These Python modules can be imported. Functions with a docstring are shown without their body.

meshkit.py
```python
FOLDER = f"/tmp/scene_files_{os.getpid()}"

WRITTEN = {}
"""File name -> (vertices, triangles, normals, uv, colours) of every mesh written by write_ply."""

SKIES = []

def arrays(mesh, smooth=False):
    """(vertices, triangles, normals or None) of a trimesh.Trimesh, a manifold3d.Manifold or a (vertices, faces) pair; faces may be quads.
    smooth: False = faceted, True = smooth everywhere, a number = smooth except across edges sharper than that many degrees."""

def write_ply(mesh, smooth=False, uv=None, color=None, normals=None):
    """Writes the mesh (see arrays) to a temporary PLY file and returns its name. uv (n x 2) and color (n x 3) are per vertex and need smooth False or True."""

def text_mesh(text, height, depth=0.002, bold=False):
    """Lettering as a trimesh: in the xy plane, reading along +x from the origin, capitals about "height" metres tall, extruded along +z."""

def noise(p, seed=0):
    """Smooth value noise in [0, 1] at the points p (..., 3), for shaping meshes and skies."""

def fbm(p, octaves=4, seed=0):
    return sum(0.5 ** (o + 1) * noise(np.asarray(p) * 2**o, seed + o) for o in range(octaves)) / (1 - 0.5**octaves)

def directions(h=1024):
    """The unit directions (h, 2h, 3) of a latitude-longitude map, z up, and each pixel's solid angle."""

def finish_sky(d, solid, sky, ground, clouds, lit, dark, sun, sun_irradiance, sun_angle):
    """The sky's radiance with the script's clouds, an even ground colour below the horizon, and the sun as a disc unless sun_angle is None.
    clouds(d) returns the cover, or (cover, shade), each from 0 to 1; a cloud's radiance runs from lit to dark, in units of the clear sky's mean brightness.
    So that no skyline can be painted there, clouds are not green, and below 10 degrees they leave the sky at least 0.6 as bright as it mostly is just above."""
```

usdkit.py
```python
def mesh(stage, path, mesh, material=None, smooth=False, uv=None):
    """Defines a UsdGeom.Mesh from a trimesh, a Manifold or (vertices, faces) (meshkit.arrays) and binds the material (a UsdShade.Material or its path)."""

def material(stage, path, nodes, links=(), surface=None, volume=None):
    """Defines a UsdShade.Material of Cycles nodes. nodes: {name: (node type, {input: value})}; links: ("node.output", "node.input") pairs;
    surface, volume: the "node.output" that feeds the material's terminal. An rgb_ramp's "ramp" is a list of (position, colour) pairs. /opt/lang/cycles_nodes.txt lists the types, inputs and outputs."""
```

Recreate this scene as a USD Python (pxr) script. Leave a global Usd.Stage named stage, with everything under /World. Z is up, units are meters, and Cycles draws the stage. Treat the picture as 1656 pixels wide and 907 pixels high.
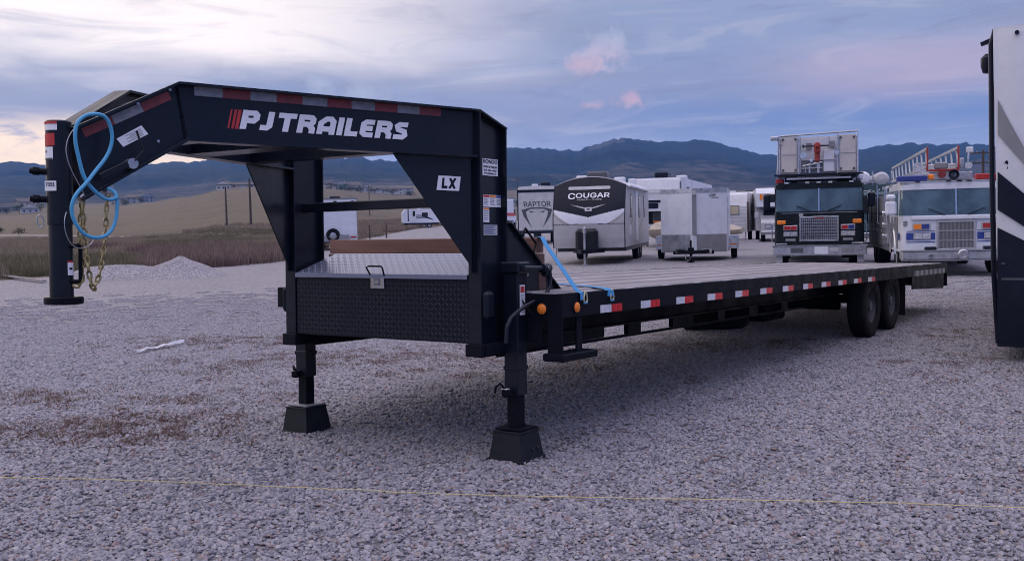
import math, random
import numpy as np, trimesh, usdkit, meshkit
from shapely.geometry import Polygon, LineString, box as sbox
from shapely import affinity, union_all
from pxr import Usd, UsdGeom, UsdLux, UsdShade, Sdf, Gf, Vt

stage = Usd.Stage.CreateInMemory()
UsdGeom.SetStageUpAxis(stage, 'Z'); UsdGeom.SetStageMetersPerUnit(stage, 1.0)
UsdGeom.Xform.Define(stage, '/World'); UsdGeom.Scope.Define(stage, '/World/Looks')
rng = np.random.default_rng(7); random.seed(7)

# ---------------------------------------------------------------- camera
CAM = np.array([-5.59661, -3.42243, 1.55763])
FW = np.array([0.8263991, 0.56010171, -0.05788445]); RT = np.array([0.55972871, -0.82832847, -0.02399427]); UP = np.array([0.06138657, 0.01257075, 0.9980349])
cam = UsdGeom.Camera.Define(stage, '/World/camera')
cam.CreateHorizontalApertureAttr(36.0); cam.CreateVerticalApertureAttr(36.0 * 560 / 1024); cam.CreateFocalLengthAttr(36.0 * 1669.46 / 1656)
cam.AddTransformOp().Set(Gf.Matrix4d(*RT, 0, *UP, 0, *(-FW), 0, *CAM, 1))
cam.CreateExposureAttr(0.0)

# ---------------------------------------------------------------- sky and sun
SUN_AZ, SUN_EL = math.radians(66), math.radians(7)      # azimuth counted from +x towards +y
sd = np.array([math.cos(SUN_EL) * math.cos(SUN_AZ), math.cos(SUN_EL) * math.sin(SUN_AZ), math.sin(SUN_EL)])
SKY_STRENGTH = 0.1

def M(name, nodes, links=(), surface='p.BSDF', volume=None):
    return usdkit.material(stage, '/World/Looks/' + name, nodes, links, surface=surface, volume=volume)

class Net:
    """A small builder for node networks."""
    def __init__(s): s.n, s.l, s.k = {}, [], 0
    def node(s, kind, links=None, **inp):
        s.k += 1; nm = f'n{s.k}'; s.n[nm] = (kind, inp)
        for k, src in (links or {}).items(): s.l.append((src, f'{nm}.{k}'))
        return nm
    def math(s, op, a, b=None, c=None, clamp=False):
        inp, ln = {'math_type': op, 'use_clamp': clamp}, {}
        for k, x in (('value1', a), ('value2', b), ('value3', c)):
            if x is None: continue
            if isinstance(x, str): ln[k] = x
            else: inp[k] = float(x)
        return s.node('math', ln, **inp) + '.value'
    def rng(s, val, a, b, lo=0., hi=1., smooth=True):
        return s.node('map_range', {'value': val}, range_type='smoothstep' if smooth else 'linear', from_min=float(a), from_max=float(b), to_min=float(lo), to_max=float(hi), clamp=True) + '.result'
    def mix(s, fac, a, b, kind='mix'):
        inp, ln = {'mix_type': kind}, {}
        for k, x in (('fac', fac), ('color1', a), ('color2', b)):
            if isinstance(x, str): ln[k] = x
            elif k == 'fac': inp[k] = float(x)
            else: inp[k] = tuple(x)
        return s.node('mix', ln, **inp) + '.color'
    def noise(s, vec, scale, detail=4., rough=.55, dist=0.):
        return s.node('noise_texture', {'vector': vec}, scale=float(scale), detail=float(detail), roughness=float(rough), distortion=float(dist)) + '.fac'
    def mapping(s, vec, scale=(1, 1, 1), loc=(0, 0, 0), rot=(0, 0, 0)):
        return s.node('mapping', {'vector': vec}, scale=scale, location=loc, rotation=rot) + '.vector'

def sky_material():
    t = Net(); D = t.node('texture_coordinate') + '.generated'
    xyz = t.node('separate_xyz', {'vector': D}); z = xyz + '.z'
    side = t.node('vector_math', {'vector1': D}, math_type='dot_product', vector2=(0.561, -0.828, 0.0)) + '.value'
    front = t.node('vector_math', {'vector1': D}, math_type='dot_product', vector2=(0.828, 0.561, 0.0)) + '.value'
    sky = t.node('sky_texture', sky_type='single_scattering', sun_disc=False, sun_elevation=SUN_EL, sun_rotation=math.atan2(sd[0], sd[1]), altitude=1500., air_density=1., aerosol_density=1., ozone_density=1.) + '.color'
    K = 1 / SKY_STRENGTH
    C = lambda r, g, b: (r * K * 1.10, g * K * 1.03, b * K * .96)
    streak = t.noise(t.mapping(D, (2.2, 2.2, 15.0)), 1.6, 5, .58, .4)
    big = t.noise(t.mapping(D, (1.3, 1.3, 7.0), loc=(3.1, .4, .2)), 1.9, 4, .5, .3)
    fine = t.noise(t.mapping(D, (4, 4, 18.0), loc=(7, 1, 0)), 3.2, 6, .62, .6)
    # overcast veil: pale blue near the hills, deeper slate blue in a band, paler lavender above
    veil = t.node('rgb_ramp', {'fac': t.math('add', z, t.math('multiply', t.math('subtract', streak, .5), .05))}, ramp=[
        (0.0, C(.37, .42, .63)), (.06, C(.33, .385, .605)), (.10, C(.265, .325, .56)), (.14, C(.285, .35, .58)), (.20, C(.31, .38, .61)), (.34, C(.31, .385, .66)), (.5, C(.40, .46, .76)), (.72, C(.78, .82, 1.25)), (1.0, C(1.75, 1.72, 2.55))]) + '.color'
    band = t.math('multiply', t.math('multiply', t.rng(z, .05, .085), t.rng(z, .125, .095)), t.rng(side, .02, .25))
    veil = t.mix(t.math('multiply', band, t.rng(streak, .35, .6, .35, 1.0)), veil, C(.19, .27, .55))
    lightmask = t.math('multiply', t.rng(big, .42, .66), t.rng(z, .085, .16))
    veil = t.mix(t.math('multiply', lightmask, .8), veil, C(.46, .49, .71))
    grey = t.math('multiply', t.rng(t.noise(t.mapping(D, (1.6, 1.6, 10.), loc=(5.3, 2.2, 1.)), 2.1, 6, .6, .5), .47, .63), t.rng(z, .07, .10))
    veil = t.mix(t.math('multiply', grey, t.rng(z, .5, .25, 0, .6)), veil, C(.30, .32, .50))
    brk = t.noise(t.mapping(D, (3., 3., 17.), loc=(2.2, 5.1, .7)), 2.6, 8, .63, .9)
    veil = t.mix(t.math('multiply', t.rng(brk, .5, .66), t.rng(z, .6, .3, 0, .42)), veil, C(.52, .53, .69))
    veil = t.mix(t.math('multiply', t.rng(brk, .46, .34), t.rng(z, .6, .3, 0, .42)), veil, C(.23, .265, .45))
    # the west (left): bright thin cloud above, a warm gap at the hill tops
    west = t.rng(side, .10, -.28)
    bright = t.math('multiply', west, t.math('multiply', t.rng(t.math('add', z, t.math('multiply', t.math('subtract', big, .5), .12)), .115, .165), t.rng(streak, .3, .6, .7, 1.0)))
    veil = t.mix(t.math('multiply', bright, t.rng(brk, .34, .52, .74, 1.0)), veil, C(1.16, 1.10, 1.14))
    warm = t.math('multiply', t.rng(side, -.22, -.40), t.rng(t.math('add', z, t.math('multiply', t.math('subtract', streak, .5), .035)), .108, .082))
    veil = t.mix(t.math('multiply', warm, t.rng(fine, .36, .52, .25, 1.0)), veil, C(1.25, 1.0, .76))
    low = t.math('multiply', t.rng(side, -.15, -.25), t.rng(z, .074, .062))
    veil = t.mix(t.math('multiply', low, .9), veil, C(1.35, 1.05, .70))
    # pink touch to the right
    pinkband = t.math('multiply', t.math('multiply', t.rng(z, .085, .12), t.rng(z, .165, .135)), t.math('multiply', t.rng(side, .16, .34), t.rng(streak, .42, .58)))
    veil = t.mix(t.math('multiply', pinkband, .5), veil, C(.60, .46, .60))
    # small cumulus
    def puff(c, r, stretch, top, bot, veil, amt=.9):
        v = t.node('vector_math', {'vector1': D}, math_type='subtract', vector2=tuple(c)) + '.vector'
        v = t.node('vector_math', {'vector1': v}, math_type='multiply', vector2=(1, 1, stretch)) + '.vector'
        d = t.node('vector_math', {'vector1': v}, math_type='length') + '.value'
        n = t.noise(D, 95, 7, .62, .4); n2 = t.noise(D, 40, 4, .55)
        d = t.math('add', d, t.math('multiply', t.math('add', t.math('multiply', t.math('subtract', n, .5), 1.5), t.math('subtract', n2, .5)), r * 1.7))
        m = t.math('multiply', t.math('multiply', t.rng(d, r * 1.2, r * .2), t.rng(n, .25, .6, .45, 1.)), amt)
        vz = t.node('separate_xyz', {'vector': v}) + '.z'
        col = t.mix(t.rng(t.math('add', vz, t.math('multiply', t.math('subtract', n, .5), r)), -r * .5, r * .5), bot, top)
        return t.mix(m, veil, col)
    def ray(u, v):
        d = FW + (u - 828) / 1669.46 * RT - (v - 453.5) / 1669.46 * UP; return d / np.linalg.norm(d)
    for (u, v, r, st, top, bot, amt) in [(985, 76, .021, 1.0, C(.52, .57, .78), C(.64, .53, .70), .75), (945, 97, .020, 1.3, C(.64, .56, .74), C(.76, .52, .62), .7), (1020, 159, .017, 1.8, C(.70, .45, .58), C(.78, .50, .60), .75), (955, 169, .013, 2.4, C(.56, .46, .65), C(.72, .49, .60), .65),
                                         (520, 140, .018, 1.4, C(.47, .53, .74), C(.40, .46, .68), .8), (590, 153, .022, 2.0, C(.47, .53, .74), C(.40, .46, .68), .7), (1072, 66, .020, 1.4, C(.42, .46, .67), C(.42, .45, .66), .6)]:
        veil = puff(ray(u, v), r, st, top, bot, veil, amt)
    east = t.math('multiply', t.rng(front, .1, -.6), t.rng(z, .75, .3))     # away from the sunset the sky is a deeper blue
    veil = t.mix(t.math('multiply', east, .9), veil, C(.13, .22, .62))
    col = t.mix(.93, sky, veil)
    # nothing of the sky lies below the horizon but a dim continuation
    bg = t.node('background_shader', {'color': col}, strength=SKY_STRENGTH)
    return usdkit.material(stage, '/World/Looks/dusk_sky', t.n, t.l, surface=bg + '.background')

dome = UsdLux.DomeLight.Define(stage, '/World/sky')
UsdShade.MaterialBindingAPI.Apply(dome.GetPrim()).Bind(sky_material())
dome.GetPrim().SetCustomDataByKey('kind', 'structure')
sun = UsdLux.DistantLight.Define(stage, '/World/sun')
sun.CreateIntensityAttr(0.12); sun.CreateAngleAttr(25.0); sun.CreateNormalizeAttr(True); sun.CreateColorAttr(Gf.Vec3f(1.0, .86, .74))
zx = np.cross([0, 0, 1], sd); zx /= np.linalg.norm(zx); zy = np.cross(sd, zx)
sun.AddTransformOp().Set(Gf.Matrix4d(*zx, 0, *zy, 0, *sd, 0, 0, 0, 60, 1))

# ---------------------------------------------------------------- helpers
used = {}
def path(parent, name):
    k = (parent, name); n = used.get(k, -1) + 1; used[k] = n
    return f'{parent}/{name}' if n == 0 else f'{parent}/{name}_{n:03d}'
def pp(o): return o if isinstance(o, str) else str(o.GetPath())
def tag(o, label=None, cat=None, group=None, kind=None):
    o = o.GetPrim()
    for k, v in (('label', label), ('category', cat), ('group', group), ('kind', kind)):
        if v: o.SetCustomDataByKey(k, v)
    return o
class G:
    """Collects shapes into one mesh."""
    def __init__(s): s.v, s.f, s.n = [], [], 0
    def add(s, v, f):
        v = np.asarray(v, float); f = np.asarray(f, int)
        s.v.append(v); s.f.append(f + s.n); s.n += len(v); return s
    def tm(s, m): return s.add(m.vertices, m.faces)
    def box(s, lo, hi, c=0.):
        lo, hi = np.minimum(lo, hi).astype(float), np.maximum(lo, hi).astype(float)
        return s.obox((lo + hi) / 2, hi - lo, np.eye(3), c)
    def obox(s, ctr, size, R=np.eye(3), c=0.):
        h = np.asarray(size, float) / 2; c = min(c, .45 * h.min() * 2)
        if c <= 0:
            p = np.array([[x, y, z] for x in (-1, 1) for y in (-1, 1) for z in (-1, 1)]) * h
            f = [[0, 1, 3], [0, 3, 2], [4, 6, 7], [4, 7, 5], [0, 4, 5], [0, 5, 1], [2, 3, 7], [2, 7, 6], [0, 2, 6], [0, 6, 4], [1, 5, 7], [1, 7, 3]]
            return s.add(p @ np.asarray(R).T + ctr, f)
        p = []
        for a in range(3):
            for x in (-1, 1):
                for y in (-1, 1):
                    for z in (-1, 1):
                        q = np.array([x, y, z]) * (h - c); q[a] = (x, y, z)[a] * h[a]; p.append(q)
        m = trimesh.convex.convex_hull(np.array(p))
        return s.add(m.vertices @ np.asarray(R).T + ctr, m.faces)
    def beam(s, a, b, w, t, up=(0, 0, 1), c=0.):
        """A bar from a to b, w wide (sideways) and t thick (towards up)."""
        a, b = np.asarray(a, float), np.asarray(b, float); x = b - a; L = np.linalg.norm(x); x /= L
        y = np.cross(up, x); y /= np.linalg.norm(y); z = np.cross(x, y)
        return s.obox((a + b) / 2, (L, w, t), np.stack([x, y, z], 1), c)
    def cyl(s, a, b, r, n=16, r2=None):
        a, b = np.asarray(a, float), np.asarray(b, float); x = b - a; x /= np.linalg.norm(x)
        u = np.cross(x, [0, 0, 1.0] if abs(x[2]) < .9 else [1.0, 0, 0]); u /= np.linalg.norm(u); w = np.cross(x, u)
        t = np.arange(n) * 2 * np.pi / n; ring = np.cos(t)[:, None] * u + np.sin(t)[:, None] * w
        r2 = r if r2 is None else r2
        v = np.vstack([a + ring * r, b + ring * r2, [a], [b]]); f = []
        for i in range(n):
            j = (i + 1) % n; f += [[i, j, n + j], [i, n + j, n + i], [2 * n, j, i], [2 * n + 1, n + i, n + j]]
        return s.add(v, f)
    def tube(s, pts, r, n=8, closed=False):
        p = np.asarray(pts, float); m = len(p)
        t = (np.roll(p, -1, 0) - np.roll(p, 1, 0)) if closed else np.gradient(p, axis=0)
        t /= np.linalg.norm(t, axis=1, keepdims=True) + 1e-12
        ref = np.array([0, 0, 1.0]) if abs(t[0][2]) < .9 else np.array([1.0, 0, 0])
        us = []; u = np.cross(t[0], ref); u /= np.linalg.norm(u)
        for k in range(m):
            u = u - t[k] * (u @ t[k]); u /= np.linalg.norm(u) + 1e-12; us.append(u)
        us = np.array(us); ws = np.cross(t, us); a = np.arange(n) * 2 * np.pi / n
        rr = np.broadcast_to(r, (m,))
        v = (p[:, None] + rr[:, None, None] * (np.cos(a)[None, :, None] * us[:, None] + np.sin(a)[None, :, None] * ws[:, None])).reshape(-1, 3); f = []
        for i in range(m if closed else m - 1):
            for k in range(n):
                a0, a1 = i * n + k, i * n + (k + 1) % n; b0, b1 = ((i + 1) % m) * n + k, ((i + 1) % m) * n + (k + 1) % n
                f += [[a0, b1, b0], [a0, a1, b1]]
        if not closed:
            v = np.vstack([v, p[:1], p[-1:]])
            for k in range(n): f += [[m * n, (k + 1) % n, k], [m * n + 1, (m - 1) * n + k, (m - 1) * n + (k + 1) % n]]
        return s.add(v, f)
    def prism(s, poly, o, ex, ey, d, centre=False):
        """A 2D polygon (list or shapely) laid along ex, ey from o, extruded by d along ex x ey."""
        if not hasattr(poly, 'geom_type'): poly = Polygon(poly)
        ex, ey = np.asarray(ex, float), np.asarray(ey, float); ez = np.cross(ex, ey); ez /= np.linalg.norm(ez)
        for g in getattr(poly, 'geoms', [poly]):
            if g.is_empty: continue
            m = trimesh.creation.extrude_polygon(g, abs(d), engine='earcut')
            v = m.vertices.copy(); v[:, 2] += (-abs(d) / 2 if centre else (d if d < 0 else 0))
            s.add(np.asarray(o, float) + v[:, :1] * ex + v[:, 1:2] * ey + v[:, 2:] * ez, m.faces)
        return s
    def lathe(s, prof, a, axis, n=24):
        """Revolves (radius, height) pairs about axis from a."""
        axis = np.asarray(axis, float); axis /= np.linalg.norm(axis); u = np.cross(axis, [0, 0, 1.0] if abs(axis[2]) < .9 else [1.0, 0, 0]); u /= np.linalg.norm(u); w = np.cross(axis, u)
        t = np.arange(n) * 2 * np.pi / n; ring = np.cos(t)[:, None] * u + np.sin(t)[:, None] * w
        v = np.vstack([np.asarray(a, float) + ring * r + axis * h for r, h in prof]); f = []
        for i in range(len(prof) - 1):
            for k in range(n):
                j = (k + 1) % n; f += [[i * n + k, i * n + j, (i + 1) * n + j], [i * n + k, (i + 1) * n + j, (i + 1) * n + k]]
        return s.add(v, f)
    def mesh(s): return (np.vstack(s.v), np.vstack(s.f))
    def build(s, name, mat, parent='/World', smooth=False, **t):
        if not s.v: return None
        o = usdkit.mesh(stage, path(pp(parent), name), s.mesh(), mat, smooth)
        return tag(o, **t)
def thing(name, label, cat, loc=(0, 0, 0), rotz=0., group=None, mat=None):
    x = UsdGeom.Xform.Define(stage, path('/World', name))
    if mat is not None: x.AddTransformOp().Set(Gf.Matrix4d(*mat))
    else:
        x.AddTranslateOp().Set(Gf.Vec3d(*map(float, loc)))
        if rotz: x.AddRotateZOp().Set(float(rotz))
    return tag(x, label, cat, group)
def group_part(name, parent):                    # a part that is only the frame of its sub-parts
    return UsdGeom.Xform.Define(stage, path(pp(parent), name)).GetPrim()

def azim(u): return math.radians(34.128) - math.atan((u - 828) / 1669.46)
def gp(u, d): a = azim(u); return np.array([CAM[0] + d * math.cos(a), CAM[1] + d * math.sin(a), 0.0])
def up_at(u, v, d):                              # height of what shows at picture row v, d metres away in that direction
    c = FW + (u - 828) / 1669.46 * RT - (v - 453.5) / 1669.46 * UP
    return CAM[2] + d * c[2] / math.hypot(c[0], c[1])

# ---------------------------------------------------------------- materials
def paint(name, col, rough=.4, metal=0., var=.06, scale=3., spec=.5, bump=0., coat=0.):
    t = Net(); P = t.node('texture_coordinate') + '.object'
    n = t.noise(P, scale, 4, .6); n2 = t.noise(P, scale * 9, 3, .6)
    lo = tuple(max(0., c * (1 - 2 * var)) for c in col); hi = tuple(min(1., c * (1 + 2 * var)) for c in col)
    c = t.mix(t.rng(t.math('add', t.math('multiply', n, .7), t.math('multiply', n2, .3)), .3, .7), lo, hi)
    ln = {'base_color': c, 'roughness': t.rng(n, .3, .7, rough * .8, min(1, rough * 1.25))}
    if bump: ln['normal'] = t.node('bump', {'height': n2}, strength=bump, distance=.004) + '.normal'
    p = t.node('principled_bsdf', ln, metallic=float(metal), specular_ior_level=float(spec), coat_weight=float(coat))
    return usdkit.material(stage, '/World/Looks/' + name, t.n, t.l, surface=p + '.BSDF')
BLACK = paint('black_powder_coat', (.0075, .0105, .019), .36, var=.12, scale=2.2, spec=.24, bump=.03)
def worn_black():
    t = Net(); P = t.node('texture_coordinate') + '.object'; N = t.node('geometry') + '.normal'
    n = t.noise(P, 2.2, 5, .6); f_ = t.noise(P, 38, 6, .7); sc = t.noise(t.mapping(P, (3, 3, 40)), 1.6, 5, .7)
    up = t.rng(t.node('separate_xyz', {'vector': N}) + '.z', .3, .95)
    c = t.mix(n, (.0032, .0048, .0095), (.0060, .0082, .014))
    dust = t.math('maximum', t.math('multiply', up, t.rng(n, .3, .7, .25, .6)), t.math('multiply', t.rng(f_, .60, .72), t.rng(n, .45, .7, 0, .28)))
    c = t.mix(t.math('maximum', dust, t.math('multiply', t.rng(sc, .66, .74), .12)), c, (.034, .034, .040))
    p = t.node('principled_bsdf', {'base_color': c, 'roughness': t.math('add', t.rng(n, .3, .7, .22, .36), t.math('multiply', dust, .3)), 'normal': t.node('bump', {'height': t.math('add', n, t.math('multiply', f_, .15))}, strength=.06, distance=.006) + '.normal'}, specular_ior_level=.32)
    return usdkit.material(stage, '/World/Looks/worn_black_paint', t.n, t.l, surface=p + '.BSDF')
BLACK = worn_black()
BLACK2 = paint('black_frame', (.003, .004, .008), .5, var=.2, scale=4, spec=.11)
RUBBER = paint('tyre_rubber', (.007, .0075, .010), .8, var=.2, scale=9, spec=.2)
PLASTIC = paint('black_plastic', (.0065, .0085, .0125), .5, var=.25, scale=14, bump=.4, spec=.25)
WHITE = paint('white_paint', (.60, .625, .68), .35, var=.03)
WHITE2 = paint('aged_white', (.58, .58, .60), .5, var=.07, scale=1.3)
DECAL = paint('white_decal', (.72, .73, .76), .5, var=.03)
RED = paint('red_decal', (.42, .028, .03), .5, var=.08)
REFR = paint('red_reflector', (.50, .022, .03), .3, var=.08, scale=20)
REFW = paint('silver_reflector', (.55, .56, .60), .35, var=.08, scale=30)
DKRED = paint('faded_red_reflector', (.22, .035, .04), .45, var=.15, scale=20)
DKSILV = paint('faded_silver_reflector', (.24, .245, .27), .45, var=.15, scale=26)
AMBER = paint('amber_lens', (.75, .20, .02), .18, var=.1, scale=40)
REDLENS = paint('red_lens', (.35, .02, .02), .2, var=.1)
BLUELENS = paint('blue_lens', (.02, .035, .17), .2, var=.1)
CHROME = paint('chrome', (.62, .63, .66), .16, metal=1., var=.04)
STEEL = paint('dull_steel', (.42, .43, .46), .36, metal=.9, var=.09, scale=2.5)
ALU = paint('aluminium', (.62, .63, .66), .3, metal=.85, var=.06, scale=6)
CHAIN = paint('yellow_zinc_chain', (.40, .33, .16), .35, metal=.85, var=.25, scale=30)
BLUEHOSE = paint('blue_hose', (.06, .29, .48), .45, var=.06)
STRAP = paint('blue_webbing', (.035, .23, .47), .7, var=.08, scale=60)
HOOK = paint('yellow_hook', (.55, .50, .33), .4, metal=.5, var=.1)
GREYDK = paint('dark_grey', (.06, .065, .075), .5)
GREYMD = paint('mid_grey', (.20, .205, .22), .5)
GREYLT = paint('light_grey', (.40, .40, .42), .45)
BLUEPT = paint('blue_paint', (.02, .045, .22), .35)
REDPT = paint('red_paint', (.27, .028, .022), .45)
NAVY = paint('dark_cap', (.007, .009, .018), .3, var=.05, spec=.22)
def glass(name, tint, f=.25):
    t = Net(); P = t.node('texture_coordinate') + '.object'
    p = t.node('principled_bsdf', {'base_color': t.mix(t.noise(P, 1.4, 2), tuple(c * .7 for c in tint), tint)}, roughness=.08, specular_ior_level=.35, coat_weight=.0)
    return usdkit.material(stage, '/World/Looks/' + name, t.n, t.l, surface=p + '.BSDF')
WINDOW = glass('dark_window', (.012, .014, .018)); 
def pane(name, tint):
    t = Net(); f = t.node('fresnel', IOR=1.5) + '.fac'
    tr = t.node('transparent_bsdf', color=tint) + '.BSDF'; gl = t.node('glossy_bsdf', color=(.95, .97, 1), roughness=.03) + '.BSDF'
    m = t.node('mix_closure', {'fac': f, 'closure1': tr, 'closure2': gl}) + '.closure'
    P = t.node('texture_coordinate') + '.object'; du = t.node('diffuse_bsdf', color=(.12, .20, .26)) + '.BSDF'      # dust on the pane
    m = t.node('mix_closure', {'fac': t.rng(t.noise(P, 1.1, 4, .6), .35, .7, .2, .5), 'closure1': m, 'closure2': du})
    return usdkit.material(stage, '/World/Looks/' + name, t.n, t.l, surface=m + '.closure')
WINDSCREEN = pane('windscreen_glass', (.50, .62, .66))
def diamond_plate(name, col, rough, metal):
    t = Net(); P = t.node('texture_coordinate') + '.object'
    p = t.node('principled_bsdf', {}, base_color=col, roughness=rough, metallic=metal, specular_ior_level=.22)
    return usdkit.material(stage, '/World/Looks/' + name, t.n, t.l, surface=p + '.BSDF')
PLATE = diamond_plate('black_tread_plate', (.004, .006, .012), .34, 0.); LIDPLATE = diamond_plate('polished_tread_plate', (.24, .26, .34), .32, .9); TREAD = paint('raised_tread', (.014, .017, .026), .25, spec=.55)
def wood(name, a, b, axis_scale, rough=.75):
    t = Net(); P = t.node('texture_coordinate') + '.object'; r = t.node('attribute', attribute='tone') + '.fac'
    sh = t.node('combine_xyz', {'x': t.math('multiply', r, 37.), 'y': t.math('multiply', r, 11.), 'z': t.math('multiply', r, 5.)}) + '.vector'
    V = t.node('vector_math', {'vector1': P, 'vector2': sh}, math_type='add') + '.vector'
    g = t.noise(t.mapping(V, axis_scale), 1., 6, .65, .8); g2 = t.noise(V, 1.6, 3, .5)
    c = t.mix(t.rng(g, .32, .68), a, b)
    c = t.mix(t.math('multiply', t.rng(g2, .45, .75), .5), c, tuple(x * .55 for x in a))
    c = t.mix(1., c, t.node('combine_xyz', {'x': t.rng(r, 0, 1, .50, 1.34, False), 'y': t.rng(r, 0, 1, .50, 1.32, False), 'z': t.rng(r, 0, 1, .52, 1.28, False)}) + '.vector', 'multiply')
    p = t.node('principled_bsdf', {'base_color': c, 'normal': t.node('bump', {'height': g}, strength=.35, distance=.004) + '.normal'}, roughness=rough, specular_ior_level=.3)
    return usdkit.material(stage, '/World/Looks/' + name, t.n, t.l, surface=p + '.BSDF')
DECKWOOD = wood('weathered_deck_wood', (.185, .170, .182), (.325, .302, .318), (.8, 22, 22))
LUMBER = wood('brown_timber', (.10, .052, .042), (.165, .09, .075), (18, .7, 18))
def tone(o, value):
    UsdGeom.PrimvarsAPI(o).CreatePrimvar('tone', Sdf.ValueTypeNames.FloatArray, 'constant').Set(Vt.FloatArray([float(value)]))

# ---------------------------------------------------------------- ground, field and hills
RK = np.array([0, 45, 70, 110, 160, 300, 600, 800, 1100, 1500.])
PROF = {-900: (395, 378, 368, 355, 350, 346, 342, 338), -200: (405, 390, 382, 368, 354, 342, 339, 337), 0: (407, 392, 383, 366, 352, 338, 336, 334), 200: (405, 390, 382, 362, 338, 331, 330, 329),
        250: (404, 389, 379, 355, 328, 327, 328, 328), 300: (402, 387, 376, 347, 319, 320, 323, 324), 375: (400, 385, 367, 336, 306, 308, 311, 312), 440: (400, 385, 367, 331, 301, 302, 306, 308), 520: (399, 383, 367, 340, 322, 306, 304, 302),
        640: (397, 382, 368, 352, 337, 320, 305, 300), 828: (394, 368, 364, 358, 348, 335, 318, 308), 1100: (387, 373.7, 366, 360, 352, 340, 322, 310), 1330: (382, 368, 361, 354, 348, 338, 320, 305), 1656: (374, 361, 353, 346, 340, 330, 312, 297), 2600: (350, 337, 329, 322, 316, 306, 290, 280)}
UK = np.array(sorted(PROF)); AK = np.array([azim(u) for u in UK])
ZK = np.array([[0, 0] + [max(0., up_at(u, v, r)) for v, r in zip(PROF[u], RK[2:])] for u in UK])
def terrain(x, y):
    x, y = np.asarray(x, float), np.asarray(y, float)
    dx, dy = x - CAM[0], y - CAM[1]; r = np.hypot(dx, dy); a = np.arctan2(dy, dx)
    mid = (AK[0] + AK[-1]) / 2
    a = (a - mid + np.pi) % (2 * np.pi) - np.pi + mid
    ak = np.clip(a, AK[-1], AK[0])
    i = np.clip(np.searchsorted(-AK, -ak) - 1, 0, len(AK) - 2); t = (ak - AK[i]) / (AK[i + 1] - AK[i]); t = t * t * (3 - 2 * t)
    j = np.clip(np.searchsorted(RK, r) - 1, 0, len(RK) - 2); s = np.clip((r - RK[j]) / (RK[j + 1] - RK[j]), 0, 1)
    z = (ZK[i, j] * (1 - t) + ZK[i + 1, j] * t) * (1 - s) + (ZK[i, j + 1] * (1 - t) + ZK[i + 1, j + 1] * t) * s
    p = np.stack([x, y, 0 * x], -1)
    return z + np.clip((r - 60) / 200, 0, 1) * 1.2 * (meshkit.fbm(p / 45, 3, 5) - .5) + .03 * (meshkit.fbm(p / 2.2, 3, 2) - .5) * np.clip((r - 3) / 10, 0, 1)
EU = np.array([-900, -500, 0, 230, 380, 460, 525, 620, 720, 828, 1700, 2600]); ER = np.array([30, 34, 38, 41, 43, 47, 66, 112, 165, 260, 320, 320.])
def yard_edge(a): return np.interp(-a, [-azim(u) for u in EU], ER)

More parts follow.
